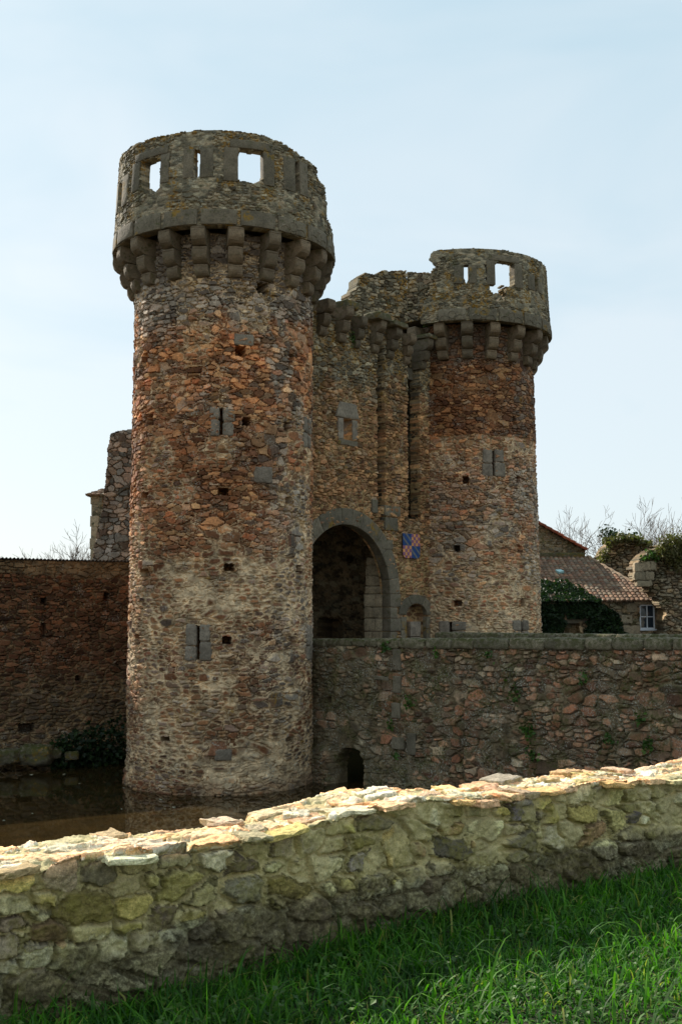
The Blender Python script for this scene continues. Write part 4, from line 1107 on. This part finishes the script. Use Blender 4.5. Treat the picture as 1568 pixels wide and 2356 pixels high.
# dark ivy-clad stems
def ivy_tree(px, ys, Y, label, seed):
    z0 = 3.4; top = at_y(px, ys[0], Y); e = empty('ivy_clad_tree', (top[0], Y, z0), label, 'tree')
    V, F = tube_pts([(top[0]+.1*math.sin(t*5), Y, z0+(top[2]-z0)*t) for t in np.linspace(0, 1, 6)], [.16-.1*t for t in np.linspace(0, 1, 6)])
    link('trunk', mesh_np('trunk', V, F, None, True), barkm, e)
    P = []
    for k in range(9):
        c = np.array([top[0]+random.uniform(-.75, .75), Y+random.uniform(-.5, .5), top[2]-random.uniform(0, 2.2)]); P.append(c+RNG.normal(size=(130, 3))*.24)
    V, F, st = leaves(np.vstack(P), (0, 0, 1), .15, RNG, .2)
    link('crown', mesh_np('crown', V, F, st), M['ivy'], e)
ivy_tree(1420, (1226,), 66, 'dark evergreen ivy-clad tree above the farther ruin', 1)
ivy_tree(1458, (1240,), 66, 'smaller dark ivy-clad stump between bare saplings', 2)

# ================================================================== WATER, GROUND
q = NT('moat water'); w1 = q.noise(1.2, 3, .5); w2 = q.noise(9, 3, .5)
q.b.inputs['Specular IOR Level'].default_value = .5; q.b.inputs['IOR'].default_value = 1.33
water_m = q.out(q.mix(q.rng(w1, .35, .65), lin((50, 38, 18)), lin((38, 30, 16))), q.math('ADD', q.math('MULTIPLY', w1, .6), q.math('MULTIPLY', w2, .08)), .03, .05, .03)
WV = [(-60, 4, 0), (70, 4, 0), (70, 60, 0), (-60, 60, 0)]
tag(link('water', mesh_np('water', WV, [(0, 1, 2, 3)]), water_m), 'still brown moat water', kind='structure').pop('label', None)
FW = np.array([.819, .573]); FWn = np.array([.573, -.819])
GZ = EYE-1.66
def front_line(x): return 5.60+.70*x
def ground_z(x, y):
    s = (np.stack([x, y], -1)-np.array([0, 5.6]))@(-FWn)   # distance behind the low wall's face
    near = GZ - .075*sstep(.9, -1.2, x) + .03*(vn(x*1.5, y*1.5, 4)-.5)
    drop = sstep(.30, 3.4, s)
    z = near*(1-drop) + (-1.2)*drop
    cy = np.interp(x, [-60, -12.3, -7.5, -5.5, -3.9, 5.2, 9, 14, 70], [30, 38.9, 42.2, 39, 38.5, 48.0, 47.2, 47, 47])
    far = sstep(-.6, .3, y-cy)
    return z*(1-far)+3.42*far
xs = np.unique(np.concatenate([np.linspace(-2500, -70, 12), np.arange(-70, -16, 3), np.arange(-16, 18, .4), np.arange(18, 80, 3), np.linspace(80, 2500, 12)]))
ys = np.unique(np.concatenate([np.linspace(-1500, -20, 8), np.arange(-20, 3, 1.5), np.arange(3, 12, .2), np.arange(12, 36, 1.5), np.arange(36, 52, .4), np.arange(52, 90, 4), np.linspace(90, 3500, 12)]))
X, Yg = np.meshgrid(xs, ys); Z = ground_z(X, Yg)
nv, nu = X.shape; idx = np.arange(nv*nu).reshape(nv, nu)
F = np.stack([idx[:-1, :-1], idx[:-1, 1:], idx[1:, 1:], idx[1:, :-1]], -1).reshape(-1, 4)
q = NT('grassy ground'); n1 = q.noise(.8, 5, .6); n2 = q.noise(30, 5, .7)
gm = q.out(q.mix(q.rng(n2, .4, .6), q.mix(n1, lin((36, 50, 20)), lin((52, 66, 26))), lin((48, 42, 28))), n2, .6, .03)
tag(link('ground', mesh_np('ground', np.stack([X, Yg, Z], -1).reshape(-1, 3), F, None, True), gm), kind='structure')

PV = [(-60, -40, GZ+.06), (60, -40, GZ+.06), (60, 1.2, GZ+.06), (-60, 1.2, GZ+.06)]  # unseen pale sheet added behind the camera to bounce warm light onto the walls
q = NT('pale bounce sheet'); n1 = q.noise(60, 4, .7); tag(link('bounce_sheet', mesh_np('bounce_sheet', PV, [(0, 1, 2, 3)]), q.out(q.mix(n1, lin((196, 178, 148)), lin((168, 150, 124))), n1, .5, .02)), kind='structure')
# ================================================================== LOW WALL in the foreground
HF, TK = .585, .46
def prof(v):
    """v along the section: front up, over the top, down the back -> (depth behind face, height, normal towards)"""
    r = .035
    s0 = HF-r; s1 = s0+r*math.pi/2; s2 = s1+TK-2*r; s3 = s2+r*math.pi/2
    d = np.zeros(v.shape); z = np.zeros(v.shape); nd = np.zeros(v.shape); nz = np.zeros(v.shape)
    m = v < s0; d[m] = 0; z[m] = v[m]; nd[m] = 1
    m = (v >= s0) & (v < s1); a = (v[m]-s0)/r; d[m] = r-r*np.cos(a); z[m] = s0+r*np.sin(a); nd[m] = np.cos(a); nz[m] = np.sin(a)
    m = (v >= s1) & (v < s2); d[m] = r+v[m]-s1; z[m] = HF; nz[m] = 1
    m = (v >= s2) & (v < s3); a = (v[m]-s2)/r; d[m] = TK-r+r*np.sin(a); z[m] = s0+r*np.cos(a); nd[m] = -np.sin(a); nz[m] = np.cos(a)
    m = v >= s3; d[m] = TK; z[m] = s0-(v[m]-s3); nd[m] = -1
    return d, z, nd, nz, s0, s1, s2, s3
LO = np.array([0, 5.6])
def lw_point(u, d, z):
    """u along the wall, d behind the face, z above the ground"""
    bend = .05*np.sin(u*1.1)+.03*np.sin(u*2.7+1)
    zz = GZ+z*(1+.035*np.sin(u*1.7+.5)+.03*np.sin(u*4.1))
    x = LO[0]+u*FW[0]-FWn[0]*(d+bend); y = LO[1]+u*FW[1]-FWn[1]*(d+bend)
    return np.stack([x, y, zz], -1)
def low_map(U, V, H):
    d, z, nd, nz, *_ = prof(V)
    return lw_point(U, d-nd*H+.05*np.clip(z, 0, 1)*(V < HF), z+nz*H)
_, _, _, _, s0, s1, s2, s3 = prof(np.zeros(1))
def low_hst(U, V):
    r1, r2, e, tx, ty = rubble(U, V, .165, .085, 211, drop=.32, warp=.022, wv=.42, full=True)
    nz = fbm(U*30, V*30, 5, 5)-.5; nb = fbm(U*4, V*4, 6, 4)-.5; nf = fbm(U*90, V*90, 9, 3)-.5
    ht = .019*(.3+1.1*hsh(np.floor(r1*9973), np.floor(r2*9973), 3))*sstep(.004, .009, e+nz*.008)-.02*(e < .005)*(vn(U*5, V*5, 3) > .5)
    mo = 1-sstep(.008, .011, e+nz*.024+.012*(vn(U*3, V*3, 77)-.5))
    # mortar smeared over some stones
    sm = sstep(.47, .56, fbm(U*6, V*6, 31, 4))*(hsh(np.floor(r1*811), np.floor(r2*811), 7) > .45)
    mo = np.maximum(mo, sm*.85)
    ht = ht*(1-.35*sm)+nz*.024+nf*.018+nb*.022
    ht = ht + (1-mo)*(tx*.45*(hsh(np.floor(r1*7001), np.floor(r2*6007), 4)-.5)+ty*.7*(hsh(np.floor(r1*5003), np.floor(r2*7013), 6)-.5))*sstep(.003, .012, e)
    ck = (np.abs(e+nz*.024-.0085+.012*(vn(U*3, V*3, 77)-.5)) < .0028) & (vn(U*6, V*6, 61) > .42) & (sm < .6)
    ht = np.where(ck, ht-.02, ht); r2 = np.where(ck, 0, r2); mo = np.where(ck, mo*.2, mo)
    ht = ht - .008*mo
    # tilt of every stone face
    ht = ht + .010*(vn(U*9, V*9, 15)-.5)
    ht = ht*(1-.6*sstep(s0, s1+.03, V)*(V < s3))
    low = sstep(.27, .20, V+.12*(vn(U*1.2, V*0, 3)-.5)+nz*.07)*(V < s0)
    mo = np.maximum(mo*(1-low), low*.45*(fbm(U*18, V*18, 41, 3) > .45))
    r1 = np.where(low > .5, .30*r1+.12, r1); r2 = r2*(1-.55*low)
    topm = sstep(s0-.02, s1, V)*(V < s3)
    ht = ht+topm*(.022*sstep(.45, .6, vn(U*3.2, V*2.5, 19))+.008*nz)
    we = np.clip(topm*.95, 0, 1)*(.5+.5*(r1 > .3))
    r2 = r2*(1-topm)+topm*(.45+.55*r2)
    ht = np.where(V > s3, ht, ht)
    return ht, np.stack([r1, r2, mo, we], -1)
lwall = empty('low_stone_wall', (0, 5.6, GZ), 'low mortared rubble wall with sunlit top crossing the foreground', 'wall')
vs = np.concatenate([np.arange(-.25, s3+.02, .0065), np.arange(s3+.03, s3+.9, .05)])
us = np.concatenate([np.arange(-7, -2.7, .06), np.arange(-2.7, 3.7, .0065), np.arange(3.7, 14, .06)])
relief('wall_body', us, vs, low_map, low_hst, M['fore'], lwall, smooth=True)
# wall shader: give green staining by extra nodes
def stain(m):
    nt = m.node_tree; b = nt.nodes['Principled BSDF']; src = b.inputs['Base Color'].links[0].from_socket
    q = NT.__new__(NT); q.m = m; q.t = nt; q.n = nt.nodes; q.l = nt.links; q.b = b
    ge = q.nd('ShaderNodeNewGeometry'); s = q.nd('ShaderNodeSeparateXYZ'); q.l.new(ge.outputs['Normal'], s.inputs[0])
    ps = q.nd('ShaderNodeSeparateXYZ'); q.l.new(ge.outputs['Position'], ps.inputs[0])
    side = q.rng(s.outputs[2], .35, .75, 1, 0)
    k = q.math('MULTIPLY', q.rng(q.noise(3.2, 4, .6), .40, .56), q.rng(q.noise(26, 5, .7), .40, .54))
    c = q.mix(q.math('MULTIPLY', q.math('MULTIPLY', k, side), .5), src, lin((140, 130, 60)))
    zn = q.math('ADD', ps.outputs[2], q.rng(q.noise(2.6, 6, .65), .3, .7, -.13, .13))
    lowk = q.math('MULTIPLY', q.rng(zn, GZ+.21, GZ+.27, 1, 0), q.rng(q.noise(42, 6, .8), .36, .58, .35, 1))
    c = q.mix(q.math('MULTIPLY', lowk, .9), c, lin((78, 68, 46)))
    dk = q.math('MULTIPLY', q.rng(q.noise(55, 5, .75), .58, .66), side)
    c = q.mix(q.math('MULTIPLY', dk, .45), c, lin((40, 38, 32)))
    q.l.new(c, b.inputs['Base Color'])
stain(M['fore'])
# loose flat capping stones bedded on top (one part: they are the wall's own coping)
Vs, Fs, Ss = [], [], []; n0 = 0
def add_slab(u, d, z, hu, hd, hz, yaw, tilt, seed):
    global n0
    V, F = block_data((0, 0, 0), (hu, hd, hz), .007, seed, (6, 5, 2), .012)
    c, s = math.cos(yaw), math.sin(yaw)
    V = np.stack([V[:, 0]*c-V[:, 1]*s, V[:, 0]*s+V[:, 1]*c, V[:, 2]+V[:, 0]*tilt], -1)
    # chip corners so slabs are not rectangular
    V[:, 0] += .10*hu*np.sin(V[:, 1]*23+seed); V[:, 1] += .18*hd*np.sin(V[:, 0]*17+seed*2)
    P = lw_point(u+V[:, 0], d-V[:, 1], z+V[:, 2])
    Vs.append(P); Fs.extend([tuple(i+n0 for i in f) for f in F]); n0 += len(P)
    a, b = random.random(), random.uniform(.3, 1)
    Ss.append(np.tile([a, b, 0.0, .55 if random.random() < .6 else 0.15], (len(P), 1)))
u = -4.0; k = 0
while u < 6:
    L = random.uniform(.10, .24)
    if random.random() < .7: add_slab(u+L/2, random.uniform(.02, .09), HF+random.uniform(-.012, .012), L/2, random.uniform(.06, .11), random.uniform(.010, .019), random.uniform(-.2, .2), random.uniform(-.06, .06), k)
    u += L+random.uniform(.005, .05); k += 1
u = -4.0
while u < 6:
    L = random.uniform(.10, .26)
    if random.random() < .5: add_slab(u+L/2, random.uniform(.40, .47), HF+random.uniform(-.005, .016), L/2, random.uniform(.06, .12), random.uniform(.010, .022), random.uniform(-.3, .3), random.uniform(-.05, .05), k)
    u += L+random.uniform(.01, .12); k += 1
for j in range(110):
    add_slab(random.uniform(-4, 6), random.uniform(.12, .38), HF+random.uniform(-.006, .016), random.uniform(.03, .11), random.uniform(.03, .07), random.uniform(.007, .013), random.uniform(-1, 1), random.uniform(-.1, .1), k+j)
link('capping_stones', mesh_np('capping_stones', np.vstack(Vs), Fs, np.vstack(Ss), False), M['fore'], lwall)

# ================================================================== GRASS
def grass(n, long=False, outer=False):
    x = RNG.uniform(-4.5, 6.5, n*3); y = RNG.uniform(2.2, 10.5, n*3)
    s = (np.stack([x, y], -1)-LO)@(-FWn)
    dpt = y
    ins = np.abs(x) < .36*y+.5
    keep = (s < -.0) & (y < 9.5) & ((np.abs(x) < .36*y+3.2) & ~ins if outer else ins)
    x, y, s = x[keep][:n], y[keep][:n], s[keep][:n]
    n = len(x)
    cl = fbm(x*1.6, y*1.6, 5, 3); cl2 = vn(x*7, y*7, 9)
    h = (.055+.16*np.clip(cl-.25, 0, 1)+.05*cl2)*(.55+.8*RNG.random(n)) 
    h = h*(1-.4*sstep(.2, 1.2, -s)*sstep(-.5, .8, x))
    if long: h = RNG.uniform(.17, .34, n)
    long_ = RNG.random(n) > .93; h = np.where(long_, h*1.5, h)
    w = np.where(RNG.random(n) > .7, .0062, .0035)*(1+.3*RNG.random(n))
    if long: w = RNG.uniform(.0035, .0075, n)
    az = RNG.uniform(0, 2*math.pi, n)+1.5*cl
    bend = RNG.uniform(.3, 2.3, n) if not long else RNG.uniform(1.2, 2.6, n)
    z0 = ground_z(x, y)-.01
    K = 5; V = np.zeros((n, (K+1)*2, 3)); dirx, diry = np.cos(az), np.sin(az)
    ang = RNG.normal(.12, .3, n); px_, pz_ = np.zeros(n), np.zeros(n)
    tw = RNG.uniform(-.9, .9, n)
    for k in range(K+1):
        t = k/K
        if k: 
            px_ = px_+np.sin(ang)*h/K; pz_ = pz_+np.cos(ang)*h/K
        ang = ang+bend/K*(1+t)
        ww = w*(1-t**1.6)+.0003
        sx, sy = -np.sin(az+tw*t), np.cos(az+tw*t)
        for side in (0, 1):
            sg = -1 if side else 1
            V[:, k*2+side, 0] = x+dirx*px_+sg*sx*ww; V[:, k*2+side, 1] = y+diry*px_+sg*sy*ww; V[:, k*2+side, 2] = z0+pz_
    base = (np.arange(n)*(K+1)*2)[:, None, None]
    f = np.array([[2*k, 2*k+1, 2*k+3, 2*k+2] for k in range(K)])[None]
    F = (base+f).reshape(-1, 4)
    c = np.clip(RNG.random(n)*.8+.15*(cl2), 0, .83); c = np.where(RNG.random(n) > .955, 1., c)
    st = np.repeat(np.stack([c, c, c*0, c*0], -1), (K+1)*2, axis=0)
    return V.reshape(-1, 3), F, st
V, F, st = grass(115000)
V2, F2, st2 = grass(3200, True)
F = np.vstack([F, F2+len(V)]); V = np.vstack([V, V2]); st = np.vstack([st, st2])
V2, F2, st2 = grass(34000, outer=True)
F = np.vstack([F, F2+len(V)]); V = np.vstack([V, V2]); st = np.vstack([st, st2])
g = link('grass', mesh_np('grass', V, F, st, True), M['grass']); tag(g, 'lush long green grass in front of the low wall', 'grass', kind='stuff')
# broad leaved weeds mixed into the grass
P = []
for k in range(70):
    y = random.uniform(4.2, 7.2); x = random.uniform(-.3*y, .35*y)
    if (np.array([x, y])-LO)@(-FWn) > -.12: continue
    m = random.randint(9, 22); P.append(np.array([x, y, GZ+.05])+RNG.normal(size=(m, 3))*np.array([.05, .05, .025]))
V, F, st = leaves(np.vstack(P), (0, 0, 1), .026, RNG, .7)
o = link('ground_cover', mesh_np('ground_cover', V, F, st), M['plant']); tag(o, 'small round-leaved weeds between the grass blades', 'weeds', kind='stuff')

# ================================================================== plants on walls
def wall_plant(fr, px, py, r, n, label, mat='plant', size=.085, grp='small plants rooted in the bridge wall'):
    u, v = fr.hit(px, py); m = n
    U = u+RNG.normal(size=m)*r*.55; V_ = v+RNG.normal(size=m)*r*.6-.1*r; H = .06+.06*RNG.random(m)+.05
    P = fr.map(U, V_, H); V, F, st = leaves(P, (-.5, -.6, .4), size, RNG, .4)
    o = link('wall_plant', mesh_np('wall_plant', V, F, st), M[mat]); tag(o, label, 'plant', grp)
for (x, y, r, n, lb) in [(892, 1487, .14, 45, 'fern tuft under the coping beside the grey quoin strip'), (1010, 1500, .10, 25, 'small green plant just below the parapet coping'), (948, 1618, .16, 40, 'leafy tuft right of the grey quoin stones'),
                         (905, 1668, .13, 35, 'fern hanging left of the grey quoin stones'), (1190, 1590, .22, 45, 'scattered ivy sprig above the worn buttress'), (1222, 1680, .20, 60, 'ivy sprig trailing beside the worn buttress'),
                         (1232, 1735, .16, 50, 'lowest ivy sprig below the worn buttress'), (1345, 1560, .15, 25, 'tiny sprig high on the right part of the bridge wall'), (1496, 1710, .15, 60, 'dark fern near the right end of the bridge wall'),
                         (1408, 1700, .12, 28, 'small sprig over the sunlit wall top at the right'), (1130, 1505, .12, 22, 'sprig below the coping near the middle of the bridge'), (1475, 1655, .14, 26, 'pale sprig up the right end of the bridge wall'),
                         (918, 1740, .12, 25, 'sprig low on the bridge wall near the water')]:
    wall_plant(BW, x, y, r, n, lb)
for (x, y, r, n, lb) in [(806, 777, .22, 90, 'green tuft between the second and third gate corbels'), (872, 735, .12, 60, 'mossy tuft on the gate corbel row'), (972, 745, .16, 70, 'green tuft where the gate corbels meet the farther tower')]:
    wall_plant(FP, x, y, r, n, lb, 'plant', .06, 'tufts growing on the gate corbels')

# rubble and dark growth at the foot of the curtain wall
for k, (x, y, s, lb) in enumerate([(85, 1712, .55, 'largest mossy boulder at the foot of the curtain wall'), (30, 1722, .38, 'boulder at the left edge of the moat'), (52, 1738, .30, 'small wet boulder beside the largest one'), (120, 1728, .28, 'round stone right of the largest boulder'), (8, 1705, .4, 'boulder in the lower left corner of the curtain wall'), (165, 1738, .24, 'small stone half hidden by the dark reeds')]):
    p = at_y(x, y, 36.6+.6*x/100); V, F = block_data((0, 0, 0), (s, s*.8, s*.6), s*.4, k, (5, 5, 5), s*.16)
    V[:, [1, 2]] = V[:, [1, 2]]
    o = link('boulder', mesh_np('boulder', V, F, None, True), M['granite_moss']); o.location = (p[0], p[1], max(.05, min(p[2], .5))); o.rotation_euler = (0, 0, k*1.3)
    tag(o, lb, 'boulder', 'boulders under the curtain wall')
P = []
for k in range(1500):
    x = random.uniform(130, 292); c = at_y(x, 1700, 38.0+1.3*(x-130)/160); P.append((c[0], c[1]-random.uniform(.2, .9), random.uniform(0, 1.9)*random.random()**.6*(.5+.5*(x-100)/190)))
V, F, st = leaves(np.array(P), (0, -.5, .2), .16, RNG, .2)
o = link('bank_undergrowth', mesh_np('bank_undergrowth', V, F, st), M['ivy']); tag(o, 'dark tangled undergrowth between the curtain wall and the near tower', 'undergrowth', kind='stuff')
# floating leaves
q = NT('pale floating leaf'); lf = q.out(lin((190, 186, 160)), None, rough=.8)
lm = mesh_np('floating_leaf', [(-.05, 0, .006), (0, -.025, .004), (.06, 0, .008), (0, .025, .004), (0, 0, .012)], [(0, 1, 4), (1, 2, 4), (2, 3, 4), (3, 0, 4), (3, 2, 1, 0)])
for (x, y) in ((73, 1783), (147, 1782), (183, 1803), (285, 1813), (370, 1840), (380, 1862), (229, 1762), (75, 1872), (400, 1858), (280, 1862), (10, 1888), (30, 1775)):
    d = ray(x, y); t = -EYE/d[2]; o = link('floating_leaf', lm, lf); o.location = (d[0]*t, d[1]*t, .004); o.rotation_euler = (0, 0, random.uniform(0, 6)); o.scale = (random.uniform(.7, 1.5),)*3
    tag(o, 'tiny pale leaf floating on the brown moat', 'leaf', 'floating leaves')
# little bird on the turret roof
# ================================================================== LIGHT, SKY, CAMERA
EL, AZ = math.radians(33), math.radians(-42)
w = bpy.data.worlds.new('World'); SC.world = w; w.use_nodes = True; nt = w.node_tree
sky = nt.nodes.new('ShaderNodeTexSky'); sky.sky_type = 'NISHITA'; sky.sun_disc = False; sky.sun_elevation = EL; sky.sun_rotation = AZ
sky.air_density = 1.0; sky.dust_density = 1.2; sky.ozone_density = 1.2
bg = nt.nodes['Background']; bg.inputs[1].default_value = .105
tc = nt.nodes.new('ShaderNodeTexCoord'); mp = nt.nodes.new('ShaderNodeMapping'); mp.inputs['Scale'].default_value = (1, 1, 2.6)
nz = nt.nodes.new('ShaderNodeTexNoise'); nz.inputs['Scale'].default_value = 2.4; nz.inputs['Detail'].default_value = 4; nz.inputs['Roughness'].default_value = .55; nz.inputs['Distortion'].default_value = .6
nt.links.new(tc.outputs['Generated'], mp.inputs[0]); nt.links.new(mp.outputs[0], nz.inputs['Vector'])
sx_ = nt.nodes.new('ShaderNodeSeparateXYZ'); nt.links.new(tc.outputs['Generated'], sx_.inputs[0])
ad = nt.nodes.new('ShaderNodeMath'); ad.operation = 'MULTIPLY_ADD'; ad.inputs[1].default_value = .85; nt.links.new(nz.outputs['Fac'], ad.inputs[0]); nt.links.new(sx_.outputs[2], ad.inputs[2])
cr = nt.nodes.new('ShaderNodeValToRGB'); e = cr.color_ramp.elements
e[0].position = .66; e[0].color = (.80, .90, .945, 1); e[1].position = 1.0; e[1].color = (.60, .785, .875, 1)
nt.links.new(ad.outputs[0], cr.inputs[0])
sc_ = nt.nodes.new('ShaderNodeMix'); sc_.data_type = 'RGBA'; sc_.blend_type = 'MULTIPLY'; sc_.inputs['Factor'].default_value = 1; sc_.inputs[7].default_value = (6.1, 6.1, 6.1, 1); nt.links.new(cr.outputs[0], sc_.inputs[6])
mx = nt.nodes.new('ShaderNodeMix'); mx.data_type = 'RGBA'; mx.inputs['Factor'].default_value = .86
nt.links.new(sc_.outputs[2], mx.inputs[7]); nt.links.new(sky.outputs[0], mx.inputs[6]); nt.links.new(mx.outputs[2], bg.inputs[0])
sl = bpy.data.lights.new('sun', 'SUN'); sl.energy = 5.0; sl.angle = math.radians(.6); sl.color = (1, .93, .82)
so = bpy.data.objects.new('sun', sl); COL.objects.link(so)
sd = Vector((math.sin(AZ)*math.cos(EL), math.cos(AZ)*math.cos(EL), math.sin(EL)))
so.rotation_euler = sd.to_track_quat('Z', 'Y').to_euler(); so.location = sd*60
cam = bpy.data.cameras.new('camera'); co = bpy.data.objects.new('camera', cam); COL.objects.link(co)
co.location = (0, 0, EYE); co.rotation_euler = (math.pi/2+TH, 0, 0)
cam.sensor_fit = 'VERTICAL'; cam.sensor_height = 36; cam.lens = 2500/2356*36; cam.clip_end = 6000; cam.clip_start = .05
SC.camera = co
SC.view_settings.view_transform = 'Standard'; SC.view_settings.look = 'None'; SC.view_settings.exposure = 0.65; SC.view_settings.gamma = 1
SC.cycles.max_bounces = 6
